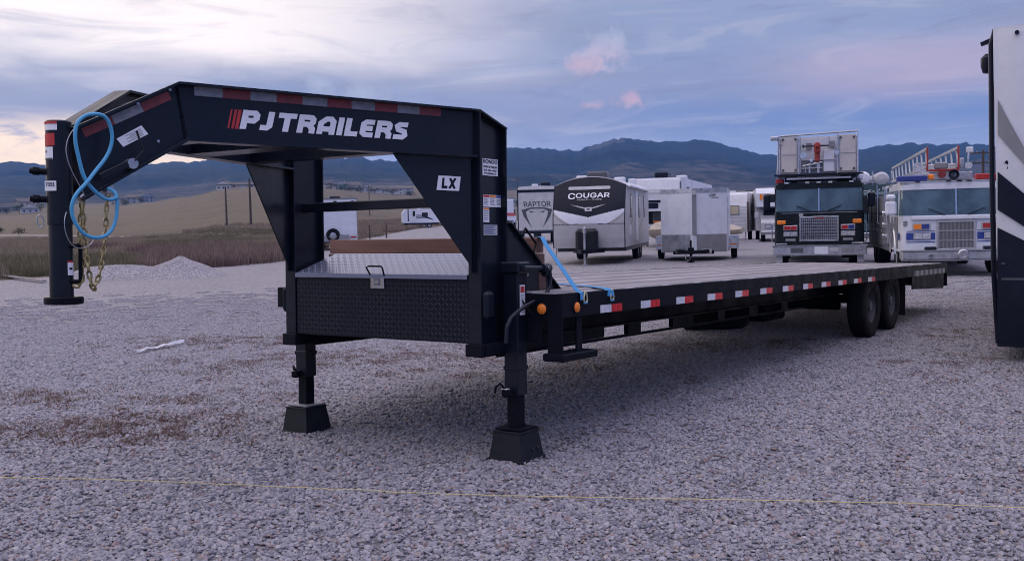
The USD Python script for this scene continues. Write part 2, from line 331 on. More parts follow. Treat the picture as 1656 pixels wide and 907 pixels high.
def grid_mesh(aa, rr, zfun):
    A, R = np.meshgrid(aa, rr, indexing='ij'); x = CAM[0] + R * np.cos(A); y = CAM[1] + R * np.sin(A); z = zfun(x, y, A, R)
    v = np.stack([x, y, z], -1).reshape(-1, 3); n, m = len(aa), len(rr)
    i, j = np.meshgrid(np.arange(n - 1), np.arange(m - 1), indexing='ij'); q = (i * m + j).ravel()
    f = np.vstack([np.stack([q, q + 1, q + m + 1], 1), np.stack([q, q + m + 1, q + m], 1)])
    return v, f[:, ::-1], A.ravel(), R.ravel()
def primvar(o, name, vals):
    UsdGeom.PrimvarsAPI(o).CreatePrimvar(name, Sdf.ValueTypeNames.FloatArray, 'vertex').Set(Vt.FloatArray.FromNumpy(np.asarray(vals, np.float32)))

def gravel_colour(t, P):
    """Crushed stone seen from far to near: cells of slightly different grey, pink and tan."""
    v = t.node('voronoi_texture', {'vector': P}, feature='f1', scale=27., randomness=1.)
    v2 = t.node('voronoi_texture', {'vector': P}, feature='f1', scale=11., randomness=1.)
    h = t.node('separate_color', {'color': v + '.color'})
    c = t.node('rgb_ramp', {'fac': h + '.r'}, ramp=[(0, (.18, .18, .205)), (.25, (.255, .248, .268)), (.6, (.33, .318, .335)), (.85, (.41, .393, .41)), (.93, (.33, .27, .268)), (1, (.46, .445, .455))]) + '.color'
    dist = v + '.distance'
    c = t.mix(t.rng(dist, .45, .75, 0, .75), c, (.055, .053, .062))
    c = t.mix(t.math('multiply', t.rng(t.node('separate_color', {'color': v2 + '.color'}) + '.g', .8, 1.), .35), c, (.12, .11, .125))
    big = t.noise(P, .35, 5, .6)
    c = t.mix(t.rng(big, .35, .7, 0, .35), c, (.29, .262, .278))
    hgt = t.math('subtract', 1., dist)
    return c, hgt
def ground_material():
    t = Net(); P = t.node('geometry') + '.position'
    c, hgt = gravel_colour(t, P)
    # reddish dust and dead weed stains
    n = t.noise(t.mapping(P, (.55, .55, .55)), 1.5, 6, .65)
    st = t.node('attribute', attribute='stain') + '.fac'
    c = t.mix(t.math('multiply', st, t.rng(n, .42, .66, 0, .8)), c, (.165, .095, .085))
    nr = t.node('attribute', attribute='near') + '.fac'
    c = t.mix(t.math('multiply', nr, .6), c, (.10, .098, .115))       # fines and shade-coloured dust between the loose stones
    g = t.node('attribute', attribute='field') + '.fac'
    m = t.rng(t.math('add', g, t.math('multiply', t.math('subtract', t.noise(P, .45, 6, .65), .5), .7)), .4, .6)
    gn = t.noise(t.mapping(P, (1., 1., 1.)), .028, 9, .68, .5); gn2 = t.noise(P, .9, 6, .72)
    field = t.node('rgb_ramp', {'fac': t.math('add', t.math('multiply', gn, .6), t.math('multiply', gn2, .4))}, ramp=[(.34, (.034, .035, .022)), (.44, (.072, .056, .036)), (.50, (.112, .082, .050)), (.56, (.080, .066, .040)), (.66, (.058, .058, .034))]) + '.color'
    rd = t.node('attribute', attribute='road') + '.fac'
    field = t.mix(rd, field, (.30, .27, .25))
    c = t.mix(m, c, field)
    b = t.node('bump', {'height': hgt}, strength=.9, distance=.02) + '.normal'
    p = t.node('principled_bsdf', {'base_color': c, 'normal': b}, roughness=.85, specular_ior_level=.25)
    return usdkit.material(stage, '/World/Looks/gravel_ground', t.n, t.l, surface=p + '.BSDF')
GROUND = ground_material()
STAINS = [(4.6, .55, 18, 300, 652), (5, .5, 25, 200, 685), (4, .45, 20, 235, 706), (6, .9, 30, 430, 590), (5, .6, 25, 330, 552), (5, .6, 25, 460, 552), (6, .7, 20, 620, 578), (7, .6, 25, 20, 645), (7, .5, 25, 15, 700), (5, 1.0, 10, 900, 600), (6, 1.2, 14, 1015, 560), (5, .8, 22, 740, 590), (4, .8, 22, 1630, 590), (5, .8, 22, 1600, 540), (4, .5, 20, 1225, 560)]
def on_ground(u, v):
    d = FW + (u - 828) / 1669.46 * RT - (v - 453.5) / 1669.46 * UP
    return CAM + d * (-CAM[2] / d[2])
def build_ground():
    a = np.unique(np.concatenate([np.linspace(azim(1850), azim(-200), 260), np.linspace(azim(-200), azim(1850) + 2 * np.pi, 70)]))
    r = np.concatenate([np.linspace(0.02, 4, 8), np.geomspace(4.3, 60, 120), np.geomspace(61.5, 1700, 130), [2600, 4000, 4980]])
    def zf(x, y, A, R): return np.where(R > 1650, terrain(x, y) - np.clip((R - 1650) / 400, 0, 1) * 60 + 0, terrain(x, y))
    v, f, A, R = grid_mesh(a, r, zf)
    v[:, 2] = np.maximum(v[:, 2], -.5)
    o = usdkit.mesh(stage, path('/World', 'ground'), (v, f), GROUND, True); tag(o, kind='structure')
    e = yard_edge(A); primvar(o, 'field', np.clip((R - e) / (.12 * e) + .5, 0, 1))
    st = np.zeros(len(v))
    for k, (d, w, L, u, vv) in enumerate(STAINS):
        c = on_ground(u, vv); q = v[:, :2] - c[:2]; ax = np.array([math.cos(.1), math.sin(.1)]) ; 
        rt = RT[:2] / np.linalg.norm(RT[:2]); fw = FW[:2] / np.linalg.norm(FW[:2])
        s = np.exp(-((q @ rt) / (w * 1.1)) ** 2 - ((q @ fw) / (w * .75)) ** 2); st = np.maximum(st, s)
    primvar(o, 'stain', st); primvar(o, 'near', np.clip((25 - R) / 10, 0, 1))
    # a pale dirt road crossing the field
    ru = np.array([-900, 0, 120, 260, 420]); rd_r = np.interp(-A, [-azim(u) for u in ru], [165, 165, 160, 140, 120])
    primvar(o, 'road', np.exp(-((R - rd_r) / 4.5) ** 2) * (A > azim(400)))
build_ground()

RIDGE = [(-900, 262), (-400, 255), (-200, 262), (0, 265), (40, 262), (72, 265), (130, 268), (200, 268), (250, 265), (300, 262), (340, 260), (380, 258), (450, 262), (524, 256), (558, 256.5), (581, 251), (595, 257), (609, 259.5), (650, 259), (700, 251), (760, 241), (825, 238), (860, 239), (905, 243), (943, 243),
         (955, 236), (985, 229), (1008, 224), (1022, 222), (1035, 227), (1060, 229), (1100, 229), (1150, 226), (1170, 231), (1190, 239), (1230, 249), (1260, 252), (1330, 250), (1390, 240), (1440, 235), (1480, 232), (1520, 234), (1560, 231), (1600, 236), (1700, 245), (2000, 250), (2600, 255)]
def hill_material():
    t = Net(); P = t.node('geometry') + '.position'
    br = t.node('attribute', attribute='dry') + '.fac'
    n = t.noise(P, .0042, 7, .62); n2 = t.noise(P, .018, 5, .6)
    tree = t.node('voronoi_texture', {'vector': P}, feature='f1', scale=.055) + '.distance'
    dry = t.mix(n2, (.040, .034, .031), (.080, .064, .057))
    forest = t.mix(t.rng(tree, .2, .8), (.003, .006, .006), (.013, .017, .014))
    f = t.rng(t.math('add', br, t.math('multiply', t.math('subtract', t.math('add', t.math('multiply', n, .6), t.math('multiply', n2, .4)), .5), 1.7)), .42, .62)
    c = t.mix(f, forest, dry); spots = t.node('voronoi_texture', {'vector': P}, feature='f1', scale=.021) + '.distance'; c = t.mix(t.math('multiply', t.rng(spots, .45, .2), .8), c, (.005, .009, .008))
    c = t.mix(t.math('multiply', t.math('multiply', f, t.rng(tree, .42, .25)), .75), c, (.02, .026, .02))
    p = t.node('principled_bsdf', {'base_color': c, 'normal': t.node('bump', {'height': n2}, strength=.6, distance=12.) + '.normal'}, roughness=.95, specular_ior_level=.1)
    return usdkit.material(stage, '/World/Looks/forested_hill', t.n, t.l, surface=p + '.BSDF')
HILL = hill_material()
def build_hills():
    a = np.linspace(azim(2300), azim(-700), 620); S = np.concatenate([np.linspace(0, 1, 90), [1.05, 1.15, 1.3]])
    ru = np.array([u for u, v in RIDGE]); ra = np.array([-azim(u) for u in ru]); rz = np.array([up_at(u, v, 3600.) for u, v in RIDGE])
    A, T = np.meshgrid(a, S, indexing='ij'); R = 1450 + (3600 - 1450) * T
    x = CAM[0] + R * np.cos(A); y = CAM[1] + R * np.sin(A); p = np.stack([x, y, 0 * x], -1)
    zr = np.interp(-A, ra, rz) + 16 * (meshkit.fbm(np.stack([A * 210, 0 * A, 0 * A], -1), 5, 9) - .5)
    z0 = terrain(CAM[0] + 1450 * np.cos(A), CAM[1] + 1450 * np.sin(A)) - 6
    s = np.clip(T, 0, 1); warp = meshkit.fbm(p / 900, 3, 21) * 1.5
    rid = 1 - np.abs(2 * meshkit.fbm(p / 620 + warp[..., None], 4, 31) - 1)
    rid2 = 1 - np.abs(2 * meshkit.fbm(p / 230 + warp[..., None], 3, 41) - 1)
    body = s ** 1.25 * (1 + (rid - .72) * 1.25 * (1 - s) + .35 * (rid2 - .7) * (1 - s))
    z = z0 + (zr - z0) * np.clip(body, 0, None)
    z = np.where(T > 1, zr - (T - 1) * 900, z)
    # no spur may rise above the sight line to the ridge
    lim = CAM[2] + (zr - CAM[2]) * R / 3600 - 2
    z = np.where(T < 1, np.minimum(z, lim - (1 - s) * 8), z)
    v = np.stack([x, y, z], -1).reshape(-1, 3); n, m = len(a), len(S)
    i, j = np.meshgrid(np.arange(n - 1), np.arange(m - 1), indexing='ij'); q = (i * m + j).ravel()
    f = np.vstack([np.stack([q, q + m + 1, q + 1], 1), np.stack([q, q + m, q + m + 1], 1)])
    o = usdkit.mesh(stage, path('/World', 'hills'), (v, f), HILL, True); tag(o, kind='structure')
    hb = np.interp(-A, [-azim(u) for u in (-700, 0, 200, 420, 560, 700, 900, 1080, 1180, 1300, 1420, 1560, 1700)], [.30, .32, .38, .34, .36, .38, .28, .40, .44, .22, .32, .38, .38])
    dry = hb - .09 + .52 * (1 - s) ** 1.4 - .12 + np.where((np.abs(A - azim(985)) < .018) & (s > .8), .5, 0)
    primvar(o, 'dry', dry.ravel())
build_hills()

def haze_box():
    g = G(); g.box((-5300, -5300, -2.), (5300, 5300, 365.))
    t = Net(); p = t.node('principled_volume', color=(.14, .42, 1.0), density=HAZE, anisotropy=0.) + '.volume'
    m = usdkit.material(stage, '/World/Looks/blue_air', t.n, t.l, surface=None, volume=p)
    g.build('haze', m, kind='stuff')
HAZE = .8e-4
haze_box()

# ---------------------------------------------------------------- loose stones
def instancer(name, protos, mat, pts, quats, scales, idx, **t):
    pth = path('/World', name); pi = UsdGeom.PointInstancer.Define(stage, pth); targets = []
    for k, (v, f, tn) in enumerate(protos):
        o = usdkit.mesh(stage, f'{pth}/shape_{k:03d}', (v, f), mat, False)
        if tn is not None: primvar(o, 'tone', tn)
        targets.append(o.GetPath())
    pi.CreatePrototypesRel().SetTargets(targets)
    pi.CreatePositionsAttr(Vt.Vec3fArray.FromNumpy(np.asarray(pts, np.float32)))
    pi.CreateOrientationsAttr(Vt.QuathArray([Gf.Quath(float(math.cos(q / 2)), 0., 0., float(math.sin(q / 2))) for q in quats]))
    pi.CreateScalesAttr(Vt.Vec3fArray.FromNumpy(np.asarray(scales, np.float32))); pi.CreateProtoIndicesAttr(Vt.IntArray.FromNumpy(np.asarray(idx, np.int32)))
    return tag(pi, **t)
def stone_material():
    t = Net(); r = t.node('attribute', attribute='tone') + '.fac'; P = t.node('texture_coordinate') + '.object'
    c = t.node('rgb_ramp', {'fac': r}, ramp=[(0, (.15, .152, .182)), (.2, (.225, .22, .247)), (.5, (.285, .275, .30)), (.76, (.35, .335, .36)), (.88, (.33, .31, .32)), (.915, (.30, .23, .225)), (.945, (.21, .14, .138)), (.965, (.33, .285, .24)), (1, (.42, .405, .425))]) + '.color'
    c = t.mix(t.rng(t.noise(P, 60, 4, .6), .35, .7, 0, .35), c, (.16, .155, .17))
    p = t.node('principled_bsdf', {'base_color': c}, roughness=.8, specular_ior_level=.3)
    return usdkit.material(stage, '/World/Looks/crushed_stone', t.n, t.l, surface=p + '.BSDF')
STONE = stone_material()
def build_stones():
    ico = trimesh.creation.icosphere(1); base = []
    for k in range(14):
        q = trimesh.convex.convex_hull((lambda w: w / np.linalg.norm(w, axis=1, keepdims=True) * rng.uniform(.82, 1.05, (30, 1)))(rng.normal(size=(30, 3))) * (1, .82, .64))
        q.apply_translation(-q.bounds.mean(0)); base.append((q.vertices / np.abs(q.vertices).max(), q.faces))
    protos = []; T = .26
    for k in range(16):
        g = G(); tn = []
        for i in range(134):
            v, f = base[rng.integers(len(base))]; s = .0128 * math.exp(np.clip(rng.normal(0, .27), -.6, .5))
            R = trimesh.transformations.random_rotation_matrix(rng.random(3))[:3, :3]
            g.add((v * s) @ R.T * (1, 1, .8) + (rng.uniform(-T / 2, T / 2), rng.uniform(-T / 2, T / 2), rng.uniform(-.003, .011)), f); tn += [rng.random()] * len(v)
        m = g.mesh(); protos.append((*m, tn))
    pts = []; a0, a1 = azim(2250), azim(-450)
    gx = np.arange(-9, 29, .205); X, Y = np.meshgrid(gx, gx, indexing='ij'); X, Y = X + rng.uniform(-.05, .05, X.shape), Y + rng.uniform(-.05, .05, X.shape)
    R = np.hypot(X - CAM[0], Y - CAM[1]); A = np.arctan2(Y - CAM[1], X - CAM[0]); k = (A > a0) & (A < a1) & (R > 3.8) & (R < 27) & (rng.random(X.shape) < np.clip((27 - R) / 11, .0, 1))
    pts.append(np.stack([X[k], Y[k], 0 * X[k]], 1))
    pts = np.vstack(pts); pts[:, 2] = terrain(pts[:, 0], pts[:, 1]); n = len(pts)
    tag(instancer('gravel_stones', protos, STONE, pts, rng.uniform(0, 6.28, n), np.repeat(rng.uniform(.9, 1.15, n)[:, None], 3, 1), rng.integers(0, 16, n)), 'grey crushed stone gravel covering the yard in the foreground', 'gravel', kind='stuff')
build_stones()

# ---------------------------------------------------------------- lettering
def strokes(paths, w=.27, join=2):
    return union_all([LineString(p).buffer(w / 2, cap_style=2, join_style=join, resolution=3) for p in paths])
h = .135
LET = {'P': ([[(h, 0), (h, 1 - h), (.56, 1 - h), (.66, .76), (.66, .58), (.56, .46), (h + .1, .46)]], .82),
       'J': ([[(.0, h), (.30, h), (.42, .25), (.42, 1)]], .60),
       'T': ([[(0, 1 - h), (.86, 1 - h)], [(.43, 1), (.43, 0)]], .90),
       'R': ([[(h, 0), (h, 1 - h), (.60, 1 - h), (.70, .77), (.70, .60), (.60, .48), (h + .1, .48)], [(.52, .48), (.72, .25), (.72, 0)]], .90),
       'A': ([[(h, 0), (h, .62), (.40, 1 - h), (.60, 1 - h), (.74, .72), (.74, 0)], [(h, .30), (.74, .30)]], .92),
       'I': ([[(h, 0), (h, 1)]], .32), 'L': ([[(h, 1), (h, h), (.66, h)]], .70),
       'E': ([[(.70, 1 - h), (.28, 1 - h), (h, .74), (h, .26), (.28, h), (.70, h)], [(h, .5), (.64, .5)]], .76),
       'S': ([[(.70, 1 - h), (.26, 1 - h), (.14, .76), (.22, .56), (.56, .46), (.62, .26), (.50, h), (0, h)]], .78),
       'X': ([[(.04, 0), (.66, 1)], [(.66, 0), (.04, 1)]], .74)}
def word(txt, shear=.2, w=.27, gap=.08, space=.05):
    x, out = 0., []
    for ch in txt:
        if ch == ' ': x += space; continue
        p, adv = LET[ch]; out.append(affinity.translate(strokes(p, w), x, 0).intersection(sbox(-9, 0, 99, 1))); x += adv + gap
    return affinity.affine_transform(union_all(out), [1, shear, 0, 1, 0, 0]), x - gap
def fit(shape, width, height):
    x0, y0, x1, y1 = shape.bounds
    return affinity.affine_transform(shape, [width / (x1 - x0), 0, 0, height / (y1 - y0), -x0 * width / (x1 - x0), -y0 * height / (y1 - y0)])
def text_on(g, txt, o, ex, ey, width, height, depth=.0015, bold=False, shear=0.):
    m = meshkit.text_mesh(txt, 1., 1., bold); v = m.vertices.copy(); v[:, 0] += shear * v[:, 1]
    lo, hi = v.min(0), v.max(0); v[:, 0] = (v[:, 0] - lo[0]) / (hi[0] - lo[0]) * width; v[:, 1] = (v[:, 1] - lo[1]) / (hi[1] - lo[1]) * height; v[:, 2] = (v[:, 2] - lo[2]) / (hi[2] - lo[2]) * depth
    ex, ey = np.asarray(ex, float), np.asarray(ey, float); ez = np.cross(ex, ey); ez /= np.linalg.norm(ez)
    g.add(np.asarray(o, float) + v[:, :1] * ex + v[:, 1:2] * ey + v[:, 2:] * ez, m.faces); return g

# ---------------------------------------------------------------- the gooseneck trailer
TH = math.radians(1.74127); ct, st_ = math.cos(TH), math.sin(TH); T0 = np.array([.03291, 0, 1.08247]); WD = 2.59
TM = [ct, 0, -st_, 0, 0, 1, 0, 0, st_, 0, ct, 0, *T0, 1]
def t2w(p): p = np.asarray(p, float); return np.stack([p[..., 0] * ct + p[..., 2] * st_, p[..., 1], -p[..., 0] * st_ + p[..., 2] * ct], -1) + T0
def zg(x): return -T0[2] / ct + (x - 0) * math.tan(TH) + T0[0] * math.tan(TH) * 0      # the ground, in the trailer's frame
def flip(g):
    v, f = g.mesh(); v = v.copy(); v[:, 1] = WD - v[:, 1]; q = G(); return q.add(v, f[:, ::-1])
def lozenges(g, o, ex, ey, w, hgt, pitch=.031, mask=None):
    ex, ey = np.asarray(ex, float), np.asarray(ey, float); ez = np.cross(ex, ey); o = np.asarray(o, float)
    nx, ny = int(w / pitch), int(hgt / pitch)
    for i in range(nx):
        for j in range(ny):
            c = ((i + .5) * w / nx, (j + .5) * hgt / ny); s = 1 if (i + j) % 2 else -1; a = np.array([math.cos(s * .785), math.sin(s * .785)]); b = np.array([-a[1], a[0]])
            P2 = [c + a * .017, c + b * .0052, c - a * .017, c - b * .0052, c + a * .007, c - a * .007]
            v = [o + p[0] * ex + p[1] * ey + ez * (.0 if k < 4 else .0026) for k, p in enumerate(P2)]
            g.add(v, [[0, 1, 4], [1, 5, 4], [1, 2, 5], [2, 3, 5], [3, 4, 5], [3, 0, 4]])
    return g
TRL = thing('gooseneck_trailer', 'long black gooseneck flatbed trailer with white lettering on its neck and a worn plank deck', 'trailer', mat=TM)
NA = np.array([-.323, .414]); ND = np.array([-.948, .318]); NN = np.array([.318, .948])
def nk(s, z, off): p = NA + ND * s + NN * off; return np.array([p[0], p[1], z])
ex_n = np.array([ND[0], ND[1], 0]); ez_ = np.array([0, 0, 1.0])
def neck(mirror):
    F = flip if mirror else (lambda g: g)
    top = [(0.02, 1.172), (1.917, 1.172), (2.44, .905)]; bot = [(0.02, .869), (1.873, .867), (2.40, .545)]
    w = G(); w.prism(top + bot[::-1], nk(0, 0, .046), ex_n, ez_, .010, centre=True)
    part = F(w).build('neck_beam', BLACK, TRL, smooth=30)
    f = G()
    for line, sg in ((top, 1), (bot, -1)):
        (s0, z0), (s1, z1), (s2, z2) = line
        t = .013 * -sg; a = math.atan2(z2 - z1, s2 - s1) / 2; n1 = (0, 1); dv = np.array([s2 - s1, z2 - z1]); dv /= np.linalg.norm(dv)
        poly = [(s0, z0), (s1, z1), (s2, z2), (s2 + (-dv[1]) * t, z2 + dv[0] * t), (s1 + math.sin(-a) * t * 1.03, z1 + math.cos(a) * t * 1.03), (s0, z0 + t)]
        f.prism(poly, nk(0, 0, .046), ex_n, ez_, .102, centre=True)
    F(f).build('flange', BLACK, part, smooth=30)
    wd = G()                                          # weld bead along the mitre
    for k in range(26):
        q = k / 25.; c = nk(1.917 + (1.873 - 1.917) * q, 1.155 + (.88 - 1.155) * q, .040); wd.obox(c + rng.normal(0, .0015, 3), (.018, .009, .014), np.eye(3), .003)
    F(wd).build('weld_seam', BLACK2, part)
    for (s, z) in ((1.955, 1.13), (2.12, 1.045), (2.02, .86)):
        b = G(); b.cyl(nk(s, z, .041), nk(s, z, .030), .008, 8); F(b).build('bolt', STEEL, part)
    return part
NB = neck(False); NB2 = neck(True)
# reflective tape on the near beam: along the level run and down the sloping arm
def tape(pts, mat, parent=NB, off=.0395):
    g = G(); g.prism(pts, nk(0, 0, off), ex_n, ez_, .0012, centre=True); g.build('reflective_tape', mat, parent)
S0, S1 = 1.824, .267
for k in range(10):
    a, b = S0 + (S1 - S0) * k / 10, S0 + (S1 - S0) * (k + 1) / 10
    tape([(a - .0006, 1.112), (b + .0006, 1.112), (b + .0006, 1.161), (a - .0006, 1.161)][::-1], DKRED if k % 2 else DKSILV)
def slope(s, dn): return (s - dn * .455, .905 + (2.44 - s) * .5105 - dn * .89)
for k in range(3):
    a, b = 1.975 + .145 * k, 1.975 + .145 * (k + 1) - .001
    tape([slope(a, .022), slope(b, .022), slope(b, .068), slope(a, .068)], DKRED if k != 1 else DKSILV)
def plate(name, s0, s1, z0, z1, mat, parent, off=.0395, rot=0):
    g = G(); g.prism([(s0, z0), (s1, z0), (s1, z1), (s0, z1)], nk(0, 0, off), ex_n, ez_, .0012, centre=True); return g.build(name, mat, parent)
sh, _ = word('PJ TRAILERS', .2, .285, .075, .10)
g = G(); g.prism(fit(sh, 1.075, .104), nk(1.577, .953, .0405), -ex_n, ez_, .0012); g.build('lettering', DECAL, NB)
for k in range(3):
    g = G(); w = .009 + .005 * k
    g.prism([(0, 0), (w, 0), (w + .022, .104), (.022, .104)], nk(1.645 - .021 * k, .951, .0405), -ex_n, ez_, .0012); g.build('red_stripe', RED, NB)
g = G(); g.prism([slope(2.16, .125), slope(2.29, .135), slope(2.28, .185), slope(2.15, .178)], nk(0, 0, .0395), ex_n, ez_, .0012, centre=True); lab = g.build('paper_label', DECAL, NB)
g = G(); 
for k in range(5): g.prism([slope(2.17, .137 + .008 * k), slope(2.25 - .02 * (k % 2), .139 + .008 * k), slope(2.25 - .02 * (k % 2), .142 + .008 * k), slope(2.17, .140 + .008 * k)], nk(0, 0, .0385), ex_n, ez_, .0010, centre=True)
g.build('print', GREYMD, lab)
g = G(); g.cyl(nk(2.17, .735, .045), nk(2.17, .735, -.03), .027, 18); k_ = g.build('hitch_pull_knob', STEEL, NB, smooth=30)
g = G(); g.beam(nk(2.19, .735, -.02), nk(2.33, .66, -.02), .02, .035, c=.004); g.tube([nk(2.16, .75, -.03), nk(2.12, .80, -.035), nk(2.15, .90, -.03)], .006, 6); g.build('hitch_lever', BLACK, NB, smooth=30)
# plates across between the beams
for s, z, t in ((1.80, .88, .16), (1.25, .875, .20), (.55, .88, .12)):
    a = nk(s, z, .05); b = a.copy(); b[1] = WD - a[1]
    g = G(); g.beam(a, b, t, .012); g.beam(a + (0, 0, .05), b + (0, 0, .05), .012, .09); g.build('cross_plate', BLACK, TRL)
g = G(); p0, p1, p2, p3 = nk(2.0, 1.11, .09), nk(2.40, .90, .09), nk(2.40, .90, .09), nk(2.0, 1.11, .09); p2[1] = WD - p2[1]; p3[1] = WD - p3[1]
n_ = np.cross(p1 - p0, p3 - p0); n_ /= np.linalg.norm(n_); n_ *= np.sign(n_[2])
g.add([*(np.array([p0, p1, p2, p3]) - n_ * .02), *(np.array([p0, p1, p2, p3]) - n_ * .03)], [[0, 2, 1], [0, 3, 2], [4, 5, 6], [4, 6, 7], [0, 1, 5], [0, 5, 4], [1, 2, 6], [1, 6, 5], [2, 3, 7], [2, 7, 6], [3, 0, 4], [3, 4, 7]]); g.build('neck_top_plate', BLACK, TRL)

# coupler
CX, CY = -2.655, 1.295
g = G(); g.lathe([(0, .938), (.055, .938), (.061, .932), (.061, .43), (.056, .425), (.056, .06), (0, .06)][::-1], (CX, CY, 0), (0, 0, 1), 32); CP = g.build('coupler', BLACK, TRL, smooth=30)
g = G(); g.lathe([(0, .034), (.088, .034), (.093, .04), (.093, .066), (.088, .072), (0, .072)], (CX + .01, CY, 0), (0, 0, 1), 28); g.build('coupler_foot', BLACK2, CP, smooth=30)
for z in (.684, .548):
    g = G(); ax = np.array([-.62, .55, .05]); ax /= np.linalg.norm(ax); o = np.array([CX, CY, z])
    g.cyl(o + ax * .05, o + ax * .095, .016, 12); g.cyl(o + ax * .095, o + ax * .12, .022, 6); g.cyl(o + ax * .12 - (0, 0, .0), o + ax * .135, .014, 8); g.build('set_screw', BLACK2, CP, smooth=30)
g = G(); g.tube([(CX + .01, 1.245, .32), (-2.595, 1.235, .325), (-2.588, 1.235, .31), (-2.590, 1.235, .16), (-2.598, 1.235, .146), (CX + .01, 1.245, .148)], .0105, 8); g.build('chain_holder', BLACK2, CP, smooth=30)
g = G(); a = np.linspace(0, 2 * np.pi, 14)[:-1]; cl = np.array([-2.757, 1.30, .443])
g.tube([cl + np.array([.012 * math.cos(t) - .004 * math.sin(t), -.008 * math.cos(t), .03 * math.sin(t)]) for t in a], .0035, 6, True); g.build('snap_link', STEEL, CP, smooth=30)
def patch(name, a0, a1, z0, z1, r, mat, parent):
    t = np.radians(np.linspace(a0, a1, 7)); v = []; 
    for rr in (r, r + .0012):
        for zz in (z0, z1): v += [(CX + rr * math.cos(q), CY + rr * math.sin(q), zz) for q in t]
    n = 7; f = []
    for k in range(n - 1): f += [[2 * n + k, 2 * n + k + 1, 3 * n + k + 1], [2 * n + k, 3 * n + k + 1, 3 * n + k]]
    gg = G(); gg.add(v, f); return gg.build(name, mat, parent)
patch('warning_sticker', -203, -128, .888, .930, .0612, DECAL, CP); patch('warning_sticker', -203, -128, .918, .930, .0628, RED, CP)
patch('warning_sticker', -203, -140, .812, .872, .0612, RED, CP); patch('warning_sticker', -203, -148, .744, .806, .0612, DECAL, CP); patch('warning_sticker', -200, -150, .744, .752, .0628, GREYDK, CP); patch('warning_sticker', -196, -180, .778, .790, .0628, GREYMD, CP)
patch('warning_sticker', -92, -50, .178, .240, .0565, DECAL, CP); patch('warning_sticker', -92, -50, .240, .250, .0565, RED, CP); patch('warning_sticker', -84, -64, .206, .216, .0582, NAVY, CP)
ta = math.radians(-160); te = np.array([-math.sin(ta), math.cos(ta), 0]); tn_ = np.array([math.cos(ta), math.sin(ta), 0]); o = np.array([CX, CY, .616]) + tn_ * .066
g = G(); g.obox(o, (.0018, .064, .048), np.stack([tn_, te, ez_], 1)); ns = g.build('stock_number_label', DECAL, CP)
g = G(); text_on(g, '7351', o + tn_ * .0012 - te * .026 + (0, 0, -.002), te, ez_, .050, .018, bold=True); g.build('print', NAVY, ns)

# risers
def riser(mirror):
    F = flip if mirror else (lambda g: g)
    g = G(); g.prism([(-.318, -.318), (-.025, -.318), (-.025, 1.074), (-.318, 1.165)], (0, .464, 0), (1, 0, 0), ez_, .010, centre=True); r = F(g).build('riser', BLACK, TRL)
    g = G(); g.box((-.323, .414, -.318), (-.310, .514, 1.172), .003); F(g).build('flange', BLACK, r)
    g = G(); g.box((-.032, .414, -.318), (-.019, .514, 1.078), .003); F(g).build('flange', BLACK, r)
    g = G(); g.beam((-.323, .464, 1.168), (-.017, .464, 1.076), .104, .012); F(g).build('cap_plate', BLACK, r)
    g = G(); g.box((-.345, .395, -.40), (-.02, .53, -.318), .006); g.box((-.31, .375, -.39), (-.10, .395, -.33), .004); F(g).build('riser_foot', BLACK2, r)
    g = G(); g.box((-.325, .366, -.16), (-.23, .416, .02), .02); F(g).build('side_bracket', BLACK, r)
    g = G(); g.prism([(.61, .868), (.052, .191), (.052, .137), (.0, .137), (.0, .868)], nk(0, 0, .046), ex_n, ez_, .010, centre=True); gs = F(g).build('gusset_plate', BLACK, r)
    wd = G()
    for k in range(60): wd.obox((-.340 + rng.normal(0, .001), .4585, .15 + k * .0165 * .72), (.015, .009, .012), np.eye(3), .002)
    F(wd).build('weld_seam', BLACK2, r)
    return r, gs
R1, GS1 = riser(False); R2, GS2 = riser(True)
PX, PZ = np.array([1.0, 0, 0]), ez_
def sticker(name, x0, x1, z0, z1, mat, parent, y=.4585, t=.0012):
    g = G(); g.box((x0, y - t, z0), (x1, y, z1)); return g.build(name, mat, parent)
g = G(); g.prism([(0, 0), (.168, -.002), (.182, .088), (.015, .090)], nk(.304, .657, .0405), -ex_n, ez_, .0012); lx = g.build('badge', DECAL, GS1)
sh, _ = word('LX', .12, .25, .16); g = G(); g.prism(fit(sh, .112, .066), nk(.268, .668, .0392), -ex_n, ez_, .0012); g.build('lettering', NAVY, lx)
s_ = sticker('dealer_decal', -.236, -.064, .764, .872, DECAL, R1)
for txt, z, hh, w, x in (('RONDO', .842, .026, .160, -.231), ('TRUCK & TRAILER', .814, .014, .150, -.228), ('815-286-4562', .792, .013, .140, -.222), ('SYCAMORE, IL', .771, .012, .135, -.220)):
    g = G(); text_on(g, txt, (x, .4572, z), PX, PZ, w, hh, bold=True); g.build('lettering', NAVY, s_)
s_ = sticker('warning_label', -.232, -.018, .562, .640, DECAL, R1)
for k, m in enumerate((RED, AMBER, BLUEPT)):
    sticker('label_heading', -.230 + .072 * k, -.164 + .072 * k, .624, .638, m, s_, .4572)
    g = G(); [g.box((-.226 + .072 * k, .4560, .612 - .009 * j), (-.226 + .072 * k + .04 + .014 * ((j * 7 + k) % 3) / 2, .4572, .615 - .009 * j)) for j in range(5)]; g.build('print', GREYMD, s_)
s_ = sticker('warning_label', -.232, -.166, .462, .556, DECAL, R1)
sticker('label_heading', -.230, -.168, .545, .554, AMBER, s_, .4572); g = G(); [g.box((-.226, .4560, .534 - .011 * j), (-.176, .4572, .5375 - .011 * j)) for j in range(6)]; g.build('print', GREYMD, s_)
